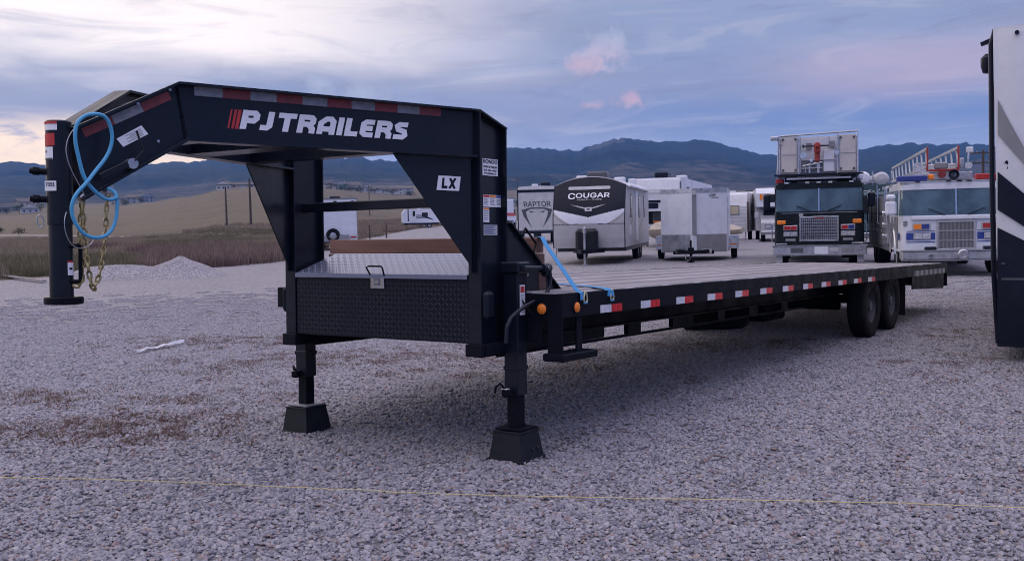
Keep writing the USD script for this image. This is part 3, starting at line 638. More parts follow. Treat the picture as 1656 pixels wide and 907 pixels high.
s_ = sticker('serial_plate', -.228, -.075, .378, .446, GREYLT, R1); g = G(); [g.box((-.220, .4560, .436 - .012 * j), (-.10 - .02 * (j % 2), .4572, .440 - .012 * j)) for j in range(5)]; g.build('print', BLUEPT, s_)
g = G(); a, b = np.array([-.17, .47, .605]), np.array([-.17, WD - .47, .598]); g.beam(a, b, .06, .066, c=.006); g.build('cross_bar', BLACK, TRL)

# toolbox between the risers
g = G(); g.box((-.312, .516, -.318), (.06, WD - .516, .112), .004); TB = g.build('toolbox', PLATE, TRL)
g = G(); lozenges(g, (-.3135, WD - .52, -.312), (0, -1, 0), PZ, WD - 1.04, .42); g.build('tread_pattern', TREAD, TB)
ld = np.array([.42, 0, .135]); ldn = ld / np.linalg.norm(ld); lup = np.array([-ldn[2], 0, ldn[0]]); L0 = np.array([-.325, 0, .118])
g = G(); c = L0 + ld / 2; g.obox((c[0], WD / 2, c[2]), (np.linalg.norm(ld), WD - 1.04, .012), np.stack([ldn, [0, 1, 0], lup], 1), .002); g.box((-.329, .52, .095), (-.322, WD - .52, .1221)); LID = g.build('lid', LIDPLATE, TB)
g = G(); lozenges(g, L0 + (0, WD - .525, 0) + lup * .0068, (0, -1, 0), ldn, WD - 1.05, .43); g.build('tread_pattern', LIDPLATE, LID)
g = G(); g.box((-.322, 1.229, .024), (-.316, 1.351, .112), .003); LT = g.build('paddle_latch', CHROME, TB)
g = G(); g.box((-.3265, 1.262, .046), (-.321, 1.318, .094), .003); g.build('latch_recess', GREYMD, LT); g = G(); g.box((-.332, 1.275, .055), (-.325, 1.305, .080), .004); g.build('latch_paddle', CHROME, LT)
g = G(); g.tube([(-.33, 1.345, .118), (-.36, 1.352, .170), (-.355, 1.335, .178), (-.34, 1.235, .176), (-.345, 1.222, .168), (-.33, 1.218, .112)], .006, 8); g.build('lid_handle', BLACK2, LID, smooth=30)

# deck: rails, cross members, beams, planks
LEN = 11.6
def rail(mirror):
    F = flip if mirror else (lambda g: g)
    g = G(); g.box((0, 0, -.153), (LEN, .010, 0)); g.box((0, .0101, -.010), (LEN, .05, -.0005)); g.box((0, .0101, -.1525), (LEN, .05, -.143)); r = F(g).build('side_rail', BLACK2, TRL)
    for k in range(19):
        x = .28 + k * .6; g = G(); g.box((x, .004, -.004), (x + .11, .040, .006), .001); F(g).build('stake_pocket', GREYLT, r)
    return r
RL = rail(False); RL2 = rail(True)
for k in range(12):
    x = .481 + k * .601
    for j, m in ((0, REFW), (1, REFR)):
        g = G(); g.box((x + .156 * j, -.0025, -.150), (x + .156 * (j + 1) - .001, -.0005, -.097)); g.build('reflector', m, RL)
for k in range(14):
    x = 9.40 + k * .145; g = G(); g.box((x, -.0025, -.150), (x + .144, -.0005, -.075)); g.build('reflector', DKSILV if k % 2 else GREYDK, RL)
npl = 15; y0, y1 = .074, WD - .074
for k in range(npl):
    w = (y1 - y0) / npl; a = y0 + k * w; x = .012
    g = G(); dz = rng.uniform(-.006, .002)
    xs = np.linspace(.012, LEN - .05, 24); zz = dz + .0025 * np.sin(xs * rng.uniform(.8, 1.6) + rng.uniform(0, 6))
    v = []; 
    for xi, zi in zip(xs, zz): v += [(xi, a + .006, zi - .006), (xi, a + .013, zi), (xi, a + w - .013, zi), (xi, a + w - .006, zi - .006), (xi, a + w - .006, zi - .038), (xi, a + .006, zi - .038)]
    f = []
    for i in range(len(xs) - 1):
        for q in range(6):
            p, n = i * 6 + q, i * 6 + (q + 1) % 6; f += [[p, n + 6, n], [p, p + 6, n + 6]]
    f += [[0, 1, 2], [0, 2, 3], [0, 3, 4], [0, 4, 5]]; e = (len(xs) - 1) * 6; f += [[e, e + 2, e + 1], [e, e + 3, e + 2], [e, e + 4, e + 3], [e, e + 5, e + 4]]
    g.add(v, f); o = g.build('plank', DECKWOOD, TRL); tone(o, rng.random())
for k in range(27):
    x = .3 + k * .42; g = G(); g.box((x, .0505, -.125), (x + .05, WD - .0505, -.045)); g.build('cross_member', BLACK2, TRL)
def mainbeam(mirror):
    F = flip if mirror else (lambda g: g)
    g = G(); g.box((.0, .462, -.306), (LEN - .3, .470, -.128)); g.box((0, .415, -.320), (LEN - .3, .517, -.306)); b = F(g).build('main_beam', BLACK2, TRL)
    g = G(); g.box((0, .44, -.398), (1.33, .50, -.3205)); F(g).build('beam_plate', BLACK2, b)
    g = G(); g.tube([(-.1, .45, -.411), (6.1, .45, -.418)], .012, 8); F(g).build('truss_rod', BLACK2, b)
    for x0_, x1_ in ((1.73, 1.95), (2.56, 2.97), (3.55, 3.72), (4.35, 4.6), (5.3, 5.5)):
        g = G(); g.box((x0_, .44, -.405), (x1_, .48, -.3205)); F(g).build('truss_post', BLACK2, b)
    return b
mainbeam(False); mainbeam(True)
# front header with marker lights, wing plates and step
g = G(); g.box((-.012, .0, -.153), (-.001, WD, -.002)); g.box((-.011, .16, -.32), (-.002, .41, -.1535)); g.box((-.011, WD - .41, -.32), (-.002, WD - .16, -.1535)); HD = g.build('front_header', BLACK2, TRL)
def lens(name, c, axis, r, parent):
    g = G(); g.lathe([(0, 0), (r * 1.22, 0), (r * 1.22, .008), (r, .010)], c, axis, 20); b = g.build(name, RUBBER, parent, smooth=30)
    g = G(); g.lathe([(r, .008), (r * .96, .014), (r * .6, .020), (0, .022)], c, axis, 20); g.build('lens', AMBER, b, smooth=60)
lens('marker_light', (-.012, .15, -.100), (-1, 0, 0), .034, HD); lens('marker_light', (.155, -.001, -.094), (0, -1, 0), .034, HD)
lens('marker_light', (-.012, WD - .15, -.100), (-1, 0, 0), .034, HD)
for m_ in (False,):
    F = flip if m_ else (lambda g: g)
    g = G(); g.prism([(-.017, -.15), (.633, -.15), (.633, -.025), (.004, .454), (-.017, .454)], (0, .418, 0), (1, 0, 0), ez_, .010, centre=True); w_ = F(g).build('wing_plate', BLACK, TRL)
    g = G(); g.beam((-.01, .418, .462), (.636, .418, -.018), .06, .010, up=(0, 0, 1)); F(g).build('wing_flange', BLACK, w_)
g = G(); g.tube([(.10, .385, .375), (.15, .385, .425), (.28, .385, .325), (.245, .385, .262)], .008, 8); g.build('grab_handle', BLACK2, TRL, smooth=30)
ST = group_part('step', TRL)
for lo, hi in (((-.012, .0, -.40), (-.0015, .11, -.1535)), ((.2, .02, -.40), (.27, .032, -.1535))):
    g = G(); g.box(lo, hi); g.build('step_bracket', BLACK2, ST)
g = G(); g.box((-.05, -.03, -.435), (.40, .13, -.385), .008); g.box((.02, -.034, -.405), (.38, -.03, -.398)); g.build('step_tread', BLACK2, ST)

# landing jacks
def jack(mirror, crank):
    F = flip if mirror else (lambda g: g); X, Y = -.05, .336
    g = G(); g.box((X - .055, Y - .055, -.665), (X + .055, Y + .055, .20), .006); g.box((X - .060, Y - .060, -.50), (X + .060, Y + .060, -.47), .004); J = F(g).build('landing_jack', BLACK, TRL)
    g = G(); g.box((X - .043, Y - .043, -.875), (X + .043, Y + .043, -.66), .005); F(g).build('inner_leg', BLACK2, J)
    g = G(); g.box((X - .10, Y - .10, -.885), (X + .10, Y + .10, -.873), .002); F(g).build('foot_plate', GREYMD if mirror else BLACK2, J)
    s = -1 if not mirror else 1
    g = G(); yy = Y + .066 if not mirror else Y - .066; dy = 1 if not mirror else -1
    g.obox((X - .10, Y, -.64), (.07, .05, .05), np.eye(3), .008); g.tube([(X - .12, Y, -.62), (X - .15, Y + .02, -.575), (X - .155, Y + .05, -.60), (X - .155, Y + .06, -.64)], .008, 8); F(g).build('spring_pin', BLACK2, J, smooth=30)
    g = G(); g.box((X - .142, Y - .022, -.6145), (X - .10, Y + .022, -.612)); F(g).build('pin_tag', DECAL if not mirror else STEEL, J)
    g = G(); g.box((X - .07, Y - .075, .13), (X + .07, Y + .075, .205), .01); g.build if False else F(g).build('gearbox', BLACK, J)
    return J
J1 = jack(False, True); J2 = jack(True, False)
g = G(); g.tube([(-.10, .235, .165), (.12, .235, .160)], .017, 10); g.cyl((.115, .235, .16), (.20, .235, .16), .032, 14); g.obox((.165, .235, .135), (.05, .05, .06), np.eye(3), .008)
g.tube([(.178, .215, .16), (.185, .212, .10), (.175, .21, .04), (.13, .21, -.01), (.04, .21, -.04), (-.10, .215, -.075), (-.20, .22, -.11), (-.275, .22, -.145), (-.32, .22, -.20), (-.33, .22, -.30)], .013, 10); g.build('crank_handle', BLACK, J1, smooth=30)
g = G(); g.cyl((.155, .203, .160), (.155, .198, .160), .014, 10); g.build('crank_bolt', CHROME, J1); g = G(); g.cyl((-.02, .262, .12), (-.02, .255, .12), .012, 8); g.build('jack_bolt', CHROME, J1)
g = G(); g.box((-.080, .2792, -.14), (-.020, .2804, .055)); l_ = g.build('warning_label', DECAL, J1); g = G(); g.box((-.074, .2780, .005), (-.026, .2792, .045)); g.build('label_heading', RED, l_)
g = G(); [g.box((-.074, .2780, -.012 - .014 * j), (-.028 - .01 * (j % 2), .2792, -.008 - .014 * j)) for j in range(9)]; g.build('print', GREYMD, l_)
g = G(); g.tube([(-.06, .30, -.02), (-.02, .24, -.12), (.05, .20, -.22), (.10, .22, -.30)], .008, 6); g.build('wiring_loom', RUBBER, TRL, smooth=30)
g = G(); g.tube([(.09, .43, -.25), (.0, .40, -.30), (-.1, .40, -.33)], .012, 6); g.build('wiring_loom', RUBBER, TRL, smooth=30)

# running gear
def wheel(x, y0_, parent, out):
    zc = zg(x) + .392; R = .39; W_ = .235
    prof = [(.205, .03), (.23, .008), (.33, .0), (.372, .018), (.389, .045), (.39, W_ / 2), (.389, W_ - .045), (.372, W_ - .018), (.33, W_), (.23, W_ - .008), (.205, W_ - .03)]
    w_ = thing_part('wheel', parent)
    g = G(); g.lathe(prof, (x, y0_, zc), (0, 1, 0), 40); 
    for k in range(40):
        a = k / 40 * 2 * math.pi; rad = np.array([math.cos(a), 0, math.sin(a)]); tan = np.array([-math.sin(a), 0, math.cos(a)])
        for j in range(4): g.obox(np.array([x, y0_ + .04 + .045 * j, zc]) + rad * .389, (.012, .032, .034), np.stack([rad, [0, 1, 0], tan], 1))
    g.build('tyre', RUBBER, w_, smooth=40)
    g = G(); g.lathe([(.208, .028), (.205, .05), (.19, .10 if out else .12), (.06, .115 if out else .13), (.06, .03), (.0, .028)], (x, y0_, zc), (0, 1, 0), 28); g.build('rim', GREYDK, w_, smooth=30)
    g = G()
    for k in range(8):
        a = k / 8 * 2 * math.pi; g.cyl((x + .105 * math.cos(a), y0_ + .10, zc + .105 * math.sin(a)), (x + .105 * math.cos(a), y0_ + .07, zc + .105 * math.sin(a)), .012, 6)
    g.build('wheel_nuts', STEEL, w_)
def thing_part(name, parent): return UsdGeom.Xform.Define(stage, path(pp(parent), name)).GetPrim()
for x in (7.46, 8.44):
    wheel(x, .03, TRL, True); wheel(x, WD - .265, TRL, False)
    g = G(); g.cyl((x, .45, zg(x) + .392), (x, WD - .45, zg(x) + .392), .06, 14); g.build('axle', BLACK2, TRL, smooth=30)
    for ya in (.50, WD - .57):
        g = G(); g.box((x - .45, ya, zg(x) + .46), (x + .45, ya + .07, zg(x) + .50)); g.build('leaf_spring', BLACK2, TRL)
for y in (.03, WD - .5):
    g = G(); g.box((9.05, y, -.67), (9.065, y + .47, -.155)); g.build('mud_flap', RUBBER, TRL)
g = G(); g.prism([(9.39, -.153), (9.39, -.33), (11.40, -.385), (11.47, -.153)][::-1], (0, .02, 0), (1, 0, 0), ez_, .012, centre=True); g.build('rear_apron', BLACK2, TRL)
g = G(); g.prism([(9.39, -.153), (9.39, -.33), (11.40, -.385), (11.47, -.153)][::-1], (0, WD - .02, 0), (1, 0, 0), ez_, .012, centre=True); g.build('rear_apron', BLACK2, TRL)
g = G(); g.box((LEN, .0, -.36), (LEN + .012, WD, -.002)); g.build('rear_bumper', BLACK2, TRL)
g = G(); zc = -.46; g.lathe([(.0, .05), (.18, .05), (.2, .02), (.33, 0), (.385, .04), (.385, .17), (.33, .21), (.2, .19), (0, .19)], (5.5, 1.3, zc - .18), (0, 0, 1), 32); g.build('spare_wheel', RUBBER, TRL, smooth=40)
g = G(); g.box((6.05, .9, -.60), (6.75, 1.7, -.30), .03); g.build('storage_tank', BLACK2, TRL)

# safety chains, link by link
def along(pts, step):
    p = np.array(pts, float); from_ = np.concatenate([[0], np.cumsum(np.linalg.norm(np.diff(p, axis=0), axis=1))])
    n = max(2, int(from_[-1] / step) + 1); s = np.linspace(0, from_[-1], n); return np.stack([np.interp(s, from_, p[:, k]) for k in range(3)], 1)
def chain(pts):
    ch = group_part('safety_chain', TRL); q = along(pts, .0355)
    for k in range(len(q) - 1):
        c = (q[k] + q[k + 1]) / 2; x = q[k + 1] - q[k]; x /= np.linalg.norm(x); s = np.cross(x, [.6, .8, 0]); s /= np.linalg.norm(s); u = np.cross(x, s)
        if k % 2: s, u = u, s
        s = s * .92 + u * rng.normal(0, .25); s /= np.linalg.norm(s)
        a = np.linspace(0, 2 * np.pi, 13)[:-1]; hl, hw = .0165, .0098
        g = G(); g.tube([c + x * (hl * np.sign(math.cos(t)) * abs(math.cos(t)) ** .75 + .006 * math.cos(t)) + s * hw * math.sin(t) for t in a], .0053, 6, True); g.build('chain_link', CHAIN, ch, smooth=40)
chain([(-2.583, 1.22, .555), (-2.572, 1.22, .372), (-2.559, 1.22, .233), (-2.546, 1.22, .149), (-2.531, 1.22, .099), (-2.493, 1.22, .175), (-2.476, 1.22, .26), (-2.462, 1.22, .345), (-2.453, 1.22, .43), (-2.447, 1.22, .515), (-2.433, 1.22, .60)])
chain([(-2.55, 1.27, .55), (-2.568, 1.262, .429), (-2.572, 1.262, .345), (-2.562, 1.262, .233), (-2.565, 1.262, .141), (-2.59, 1.25, .122), (-2.625, 1.243, .128)])
g = G(); g.tube([(-2.60, 1.21, .56), (-2.585, 1.21, .575), (-2.56, 1.22, .56), (-2.575, 1.22, .535)], .008, 6); g.build('chain_anchor', STEEL, TRL, smooth=30)
g = G(); g.box((-2.46, 1.2, .585), (-2.41, 1.24, .64), .006); g.build('chain_anchor', STEEL, TRL, smooth=30)
def smoothed(pts, n=6):
    from scipy.interpolate import CubicSpline
    p = np.array(pts, float); s = np.concatenate([[0], np.cumsum(np.linalg.norm(np.diff(p, axis=0), axis=1))]); t = np.linspace(0, s[-1], len(p) * n); return CubicSpline(s, p)(t)
g = G(); g.tube(smoothed([(-2.631, 1.16, .911), (-2.67, 1.17, .867), (-2.689, 1.18, .791), (-2.666, 1.18, .698), (-2.63, 1.18, .632), (-2.579, 1.19, .551)]), .0025, 5); g.tube(smoothed([(-2.669, 1.22, .488), (-2.694, 1.2, .426), (-2.683, 1.2, .372), (-2.639, 1.2, .317), (-2.578, 1.2, .317), (-2.531, 1.21, .358)]), .0022, 5); g.build('breakaway_cable', STEEL, TRL, smooth=40)

# ---------------------------------------------------------------- things on, under and around the trailer
HOSE = [(-2.497, 1.06, 0.562), (-2.56, 1.06, 0.551), (-2.62, 1.06, 0.587), (-2.671, 1.06, 0.645), (-2.699, 1.06, 0.73), (-2.718, 1.06, 0.855), (-2.702, 1.06, 0.91), (-2.664, 1.06, 0.944), (-2.619, 1.06, 0.958), (-2.558, 1.06, 0.951), (-2.524, 1.06, 0.899), (-2.522, 1.06, 0.824), (-2.555, 1.06, 0.753), (-2.618, 1.055, 0.682), (-2.679, 1.045, 0.618), (-2.732, 1.05, 0.556), (-2.744, 1.06, 0.489), (-2.721, 1.06, 0.423), (-2.677, 1.06, 0.377), (-2.618, 1.06, 0.361), (-2.556, 1.06, 0.377), (-2.516, 1.06, 0.426), (-2.498, 1.06, 0.509), (-2.494, 1.07, 0.571), (-2.504, 1.12, 0.605)]
g = G(); g.tube(t2w(smoothed(HOSE)), .0092, 12); g.build('blue_hose', BLUEHOSE, smooth=60, label='bright blue hose looped in a figure eight over the coupler end of the neck', cat='hose')
def jack_block(yc, label):
    c = t2w([-.05, yc, -1.0]); X, Y = c[0], c[1]; b = thing('jack_block', label, 'jack block', (X, Y, 0), math.degrees(rng.normal(0, .02)) , 'black plastic blocks under the landing jacks')
    g = G(); hb, ht, H = .128, .104, .188
    v = [(sx * hb, sy * hb, .018) for sx, sy in ((-1, -1), (1, -1), (1, 1), (-1, 1))] + [(sx * ht, sy * ht, H) for sx, sy in ((-1, -1), (1, -1), (1, 1), (-1, 1))]
    m = trimesh.convex.convex_hull(np.array(v)); g.tm(m); g.build('block_body', PLASTIC, b)
    g = G(); g.box((-hb - .014, -hb - .014, .0), (hb + .014, hb + .014, .0185), .004); g.build('base_rim', PLASTIC, b)
    g = G(); g.box((-ht - .006, -ht - .006, H - .004), (ht + .006, ht + .006, H + .008), .003); g.build('top_plate', PLASTIC, b)
    for sy in (-.03, .03):
        g = G(); g.cyl((sy + .04, -hb + .012, .07), (sy + .04, -hb + .002, .075), .013, 12); g.build('hole', NAVY, b)
jack_block(.336, 'black tapered plastic block under the near landing jack'); jack_block(WD - .336, 'black tapered plastic block under the far landing jack')
for k, (z0_, z1_, lab) in enumerate(((.004, .122, 'lowest brown timber board of the stack behind the toolbox'), (.126, .254, 'middle brown timber board of the stack behind the toolbox'), (.258, .366, 'topmost brown timber board of the stack, held by the blue strap'))):
    g = G(); g.box((.35 + .006 * (k % 2), .405 + .01 * k, z0_), (.44, 2.42 - .02 * k, z1_), .004)
    v, f = g.mesh(); q = G(); q.add(t2w(v), f); o = q.build('timber_board', LUMBER, label=lab, cat='timber board'); tone(o, .3 + .3 * k)
def ribbon(pts, w, side, name, mat, parent):
    p = np.array(pts, float); s = np.array(side, float); s /= np.linalg.norm(s); v = []
    nr = np.cross(np.gradient(p, axis=0), s); nr /= np.linalg.norm(nr, axis=1, keepdims=True)
    for k in range(len(p)): v += [p[k] - s * w / 2 - nr[k] * .0015, p[k] + s * w / 2 - nr[k] * .0015, p[k] + s * w / 2 + nr[k] * .0015, p[k] - s * w / 2 + nr[k] * .0015]
    f = []
    for i in range(len(p) - 1):
        for q in range(4):
            a, b = i * 4 + q, i * 4 + (q + 1) % 4; f += [[a, b, b + 4], [a, b + 4, a + 4]]
    g = G(); g.add(v, f); return g.build(name, mat, parent)
def hook(x, parent):
    g = G(); a = np.linspace(0, 2 * np.pi, 15)[:-1]
    g.tube([(x + (.020 - .011 * math.sin(t)) * math.cos(t), -.012, -.030 + .040 * math.sin(t)) for t in a], .0055, 7, True); g.build('wire_hook', HOOK, parent, smooth=40)
    g = G(); g.obox((x, -.012, -.070), (.044, .016, .014), np.eye(3), .005); g.build('hook_eye', BLUEHOSE, parent)
S1_ = thing('ratchet_strap', 'taut blue webbing strap running from the timber stack down to the near deck edge', 'strap', mat=TM)
ribbon([(.44, .62, .371), (.40, .44, .371), (.385, .400, .366), (.345, .345, .315), (.24, .04, .012), (.228, -.006, -.005), (.228, -.010, -.05)], .066, (1, .12, .0), 'webbing', STRAP, S1_); hook(.262, S1_)
S2_ = thing('ratchet_strap', 'slack blue webbing strap lying across the deck planks to a hook on the edge', 'strap', mat=TM)
ribbon([(1.55, 1.15, .006), (1.38, .87, .008), (1.15, .55, .007), (.85, .25, .010), (.62, .03, .012), (.60, -.006, .0), (.60, -.010, -.04)], .06, (.8, -.6, 0), 'webbing', STRAP, S2_); hook(.628, S2_)

# ---------------------------------------------------------------- vehicles behind. Each is built with x to its right as seen from its front (or the end that faces us), y away, z up
def place(name, label, cat, u, d, turn=0., group=None, sink=0.):
    d = d / math.cos(math.atan((u - 828) / 1669.46)); p = gp(u, d); p[2] = float(terrain(p[0], p[1])) - sink      # d is counted along the view axis
    return thing(name, label, cat, p, math.degrees(azim(u)) - 90 + turn, group)
EX, EY, EZ = np.array([1., 0, 0]), np.array([0, 1., 0]), np.array([0, 0, 1.])
def bx(name, lo, hi, mat, parent, c=0., **t):
    g = G(); g.box(lo, hi, c); return g.build(name, mat, parent, **t)
def side_prism(poly, x0, x1): g = G(); g.prism(poly, (x0, 0, 0), EY, EZ, x1 - x0); return g            # poly in (y, z)
def front_prism(poly, y0, y1): g = G(); g.prism(poly, (0, y1, 0), EX, EZ, y1 - y0); return g             # poly in (x, z)
def roadwheel(parent, x, y, r, w=.22, rim=GREYLT):
    """A wheel whose outer face is at x (its inside at x - w, w may be negative)."""
    wh = group_part('wheel', parent); s = 1 if w > 0 else -1; w = abs(w); g = G()
    g.lathe([(r * .56, -.02), (r * .62, 0), (r * .92, .0), (r, -.03), (r, -w + .03), (r * .92, -w), (r * .56, -w)][::-1], (x, y, r), (s, 0, 0), 28); g.build('tyre', RUBBER, wh, smooth=35)
    g = G(); g.lathe([(r * .57, -w), (r * .57, -.02), (r * .48, -.03), (r * .30, -.055), (r * .16, -.03), (0, -.028)], (x, y, r), (s, 0, 0), 20); g.build('rim', rim, wh, smooth=35)
def roundrect(w, h_, r): return sbox(-w / 2 + r, -h_ / 2 + r, w / 2 - r, h_ / 2 - r).buffer(r, resolution=4)
def side_window(parent, x, y, z, w, h_, frame=GREYDK, out=1):
    """A window on a side wall at x (out = the wall faces +x or -x)."""
    ex = EY if out > 0 else -EY; f = affinity.translate(roundrect(w, h_, min(w, h_) * .16), 0, 0); g = G(); g.prism(f, (x, y, z), ex, EZ, .012); o = g.build('window', frame, parent)
    g = G(); g.prism(roundrect(w - .07, h_ - .07, min(w, h_) * .12), (x + .012 * out, y, z), ex, EZ, .004); g.build('pane', WINDOW, o)
def front_window(parent, x, y, z, w, h_, frame=GREYDK, name='window', mat=None):
    g = G(); g.prism(roundrect(w, h_, min(w, h_) * .14), (x, y, z), EX, EZ, .012); o = g.build(name, frame, parent)
    g = G(); g.prism(roundrect(w - .07, h_ - .07, min(w, h_) * .1), (x, y - .012, z), EX, EZ, .004); g.build('pane', mat or WINDOW, o); return o
def letters(parent, txt, x, y, z, w, h_, mat, bold=True, shear=0., name='lettering'):
    g = G(); text_on(g, txt, (x - w / 2, y, z - h_ / 2), EX, EZ, w, h_, .006, bold, shear); return g.build(name, mat, parent)
def drape_grid(x0, x1, z0, z1, nx, nz, yf, ztop=None):
    X, Zt = np.meshgrid(np.linspace(x0, x1, nx + 1), np.linspace(0, 1, nz + 1), indexing='ij'); zt = ztop(X) if ztop else z1
    Z = z0 + (zt - z0) * Zt; return X, Z, yf(X, Z)
def drape(parent, regions, X, Z, Y):
    """One mesh for each (name, material, test) region of a curved front; a cell belongs to the first test it passes."""
    cx, cz = (X[1:, 1:] + X[:-1, :-1]) / 2, (Z[1:, 1:] + Z[:-1, :-1]) / 2; left = np.ones(cx.shape, bool); n, m = X.shape; V = np.stack([X, Y, Z], -1).reshape(-1, 3); out = []
    for name, mat, test in regions:
        w = left & test(cx, cz); left &= ~w; i, j = np.nonzero(w); q = i * m + j
        f = np.vstack([np.stack([q, q + m, q + m + 1], 1), np.stack([q, q + m + 1, q + 1], 1)])
        if len(f):
            k, inv = np.unique(f, return_inverse=True); o = usdkit.mesh(stage, path(pp(parent), name), (V[k], inv.reshape(-1, 3)), mat, True); out.append(o)
    return out
def text_drape(parent, txt, x, z, w, h_, mat, yf, bold=False, shear=0., name='lettering', eps=.012):
    g = G(); text_on(g, txt, (x - w / 2, 0, z - h_ / 2), EX, EZ, w, h_, .006, bold, shear); v, f = g.mesh(); v[:, 1] += yf(v[:, 0], v[:, 2]) - eps
    q = G(); q.add(v, f); return q.build(name, mat, parent)
def poly_drape(parent, poly, mat, yf, name, eps=.012):
    poly = poly if hasattr(poly, 'geom_type') else Polygon(poly)
    g = G(); g.prism(poly, (0, 0, 0), EX, EZ, .004); v, f = trimesh.remesh.subdivide_to_size(*g.mesh(), .07, max_iter=12); v[:, 1] += yf(v[:, 0], v[:, 2]) - eps; q = G(); q.add(v, f); return q.build(name, mat, parent)

RVGREY = paint('rv_fibreglass_grey', (.34, .335, .345), .4, var=.05); RVTAUPE = paint('rv_taupe', (.27, .255, .25), .45, var=.05); RVWHITE = paint('rv_white', (.57, .585, .625), .35, var=.04, scale=1.)
BEIGE = paint('beige_blind', (.45, .39, .27), .6); TEAL = paint('dark_teal_paint', (.03, .06, .07), .4); TAN = paint('tan_canvas', (.36, .31, .25), .8, var=.12)
ROOFC = paint('roof_membrane', (.55, .55, .56), .7)

# the grey and black travel trailer
def cougar():
    t = place('travel_trailer', 'grey and white travel trailer with a black curved front cap lettered COUGAR', 'travel trailer', 953, 35, -9)
    yf = lambda x, z: .10 * (np.abs(x) / 1.22) ** 4 + .62 * np.clip((z - 1.36) / 1.6, 0, 1) ** 1.5 + .04 * np.clip((.9 - z) / .4, 0, 1)
    top = lambda x: 2.68 + .29 * (1 - (np.abs(x) / 1.22) ** 2.2)
    X, Z, Y = drape_grid(-1.22, 1.22, .56, 2.97, 130, 130, yf, top)
    vline = lambda x: 1.60 + .28 * np.abs(x) / 1.22
    drape(t, [('front_cap', NAVY, lambda x, z: z > vline(x)), ('cap_seam', GREYDK, lambda x, z: np.abs(z - 1.365) < .014),
              ('chevron', RVWHITE, lambda x, z: (z > 1.38) & (z > 1.38 + .40 * np.clip((np.abs(x) - .62) / .6, 0, 1) ** 1.3)), ('swoosh', RVTAUPE, lambda x, z: (z > 1.38) & (z > 1.38 + .40 * np.clip((np.abs(x) - .70) / .6, 0, 1) ** 1.3 - .05)), ('lower_panel', RVGREY, lambda x, z: z > -9)], X, Z, Y)
    prof = [(x, float(top(np.array(x)))) for x in np.linspace(-1.22, 1.22, 15)]
    front_prism([(-1.22, .56)] + [(1.22, .56)] + prof[::-1], .62, 8.3).build('body_wall', RVGREY, t)
    g = front_prism([(-1.24, 2.66)] + [(1.24, 2.66)] + [(x, z + .03) for x, z in prof[::-1]], .66, 8.32); g.build('roof', ROOFC, t)
    g = G()
    for sx in (-1, 1):
        g2 = G(); ys = np.linspace(0, 1, 14); zz = .56 + (2.70 - .56) * ys; pts = [(sx * 1.225, float(yf(np.array(1.22), np.array(z))) + .01, z) for z in zz]; g2.tube(pts, .022, 6); g2.build('corner_trim', NAVY, t)
        side_prism([(float(yf(np.array(1.22), np.array(z))), z) for z in zz] + [(.64, 2.70), (.64, .56)], sx * 1.215 - .004, sx * 1.215 + .004).build('cap_side', RVGREY, t)
    text_drape(t, 'C', -.595, 2.33, .25, .21, DECAL, yf, bold=True); text_drape(t, 'OUGAR', .13, 2.345, 1.16, .17, DECAL, yf, bold=True); text_drape(t, 'HALF-TON', .02, 2.20, .82, .05, GREYLT, yf, bold=True)
    poly_drape(t, roundrect(1.45, .11, .05).buffer(0) if False else affinity.translate(roundrect(1.45, .11, .05), .0, 2.60), GREYLT, yf, 'light_bar')
    wing = [(-.62, 2.04), (-.30, 1.93), (-.09, 1.88), (-.09, 1.92), (-.32, 1.98)]
    poly_drape(t, wing, GREYLT, yf, 'emblem'); poly_drape(t, [(-x, z) for x, z in wing][::-1], GREYLT, yf, 'emblem'); poly_drape(t, affinity.translate(sbox(-.1, -.05, .1, .05).buffer(.02).difference(sbox(-.05, -.025, .05, .025)), 0, 1.87), GREYLT, yf, 'emblem')
    # side
    for y, w in ((2.1, .46), (4.75, .62), (6.6, .55)): side_window(t, 1.221, y, 1.98, w, .82)
    bx('door', (1.222, 3.55, .72), (1.236, 4.25, 2.55), RVWHITE, t); bx('side_hatch', (1.222, 1.45, .95), (1.234, 2.0, 1.3), RVWHITE, t)
    for (y0_, z0_, y1_, z1_, b) in ((.9, 1.1, 3.3, 2.4, .5), (1.0, .75, 2.9, 1.7, .4), (4.4, .9, 7.2, 1.9, .5)):
        s = np.linspace(0, 1, 12); c = [(y0_ + (y1_ - y0_) * q, z0_ + (z1_ - z0_) * q ** .6) for q in s]; c2 = [(y0_ + (y1_ - y0_) * q, z0_ + (z1_ - z0_) * q ** .6 - .16 * math.sin(q * 3.1)) for q in s]
        g = G(); g.prism(c2 + c[::-1], (1.2215, 0, 0), EY, EZ, .003); g.build('swoosh', RVTAUPE, t)
    bx('skirt', (-1.2, .7, .42), (1.2, 8.2, .56), GREYDK, t)
    for y in (4.75, 5.62):
        roadwheel(t, 1.18, y, .36, .22); roadwheel(t, -1.18, y, .36, -.22)
    bx('bumper', (-1.1, 8.3, .5), (1.1, 8.42, .6), GREYDK, t)
    g = G(); g.box((-.37, -.52, .40), (.37, -.06, 1.22), .10); g.build('propane_cover', PLASTIC, t)
    g = G(); g.beam((-.5, .1, .47), (0, -1.25, .47), .09, .13); g.beam((.5, .1, .47), (0, -1.25, .47), .09, .13); g.build('tongue', BLACK2, t)
    g = G(); g.cyl((0, -.80, .05), (0, -.80, 1.1), .04, 12); g.cyl((0, -.80, .0), (0, -.80, .05), .11, 12); g.lathe([(.02, .0), (.06, .02), (.06, .2), (0, .24)], (0, -.80, 1.05), (0, 0, 1), 12); g.build('tongue_jack', STEEL, t, smooth=30)
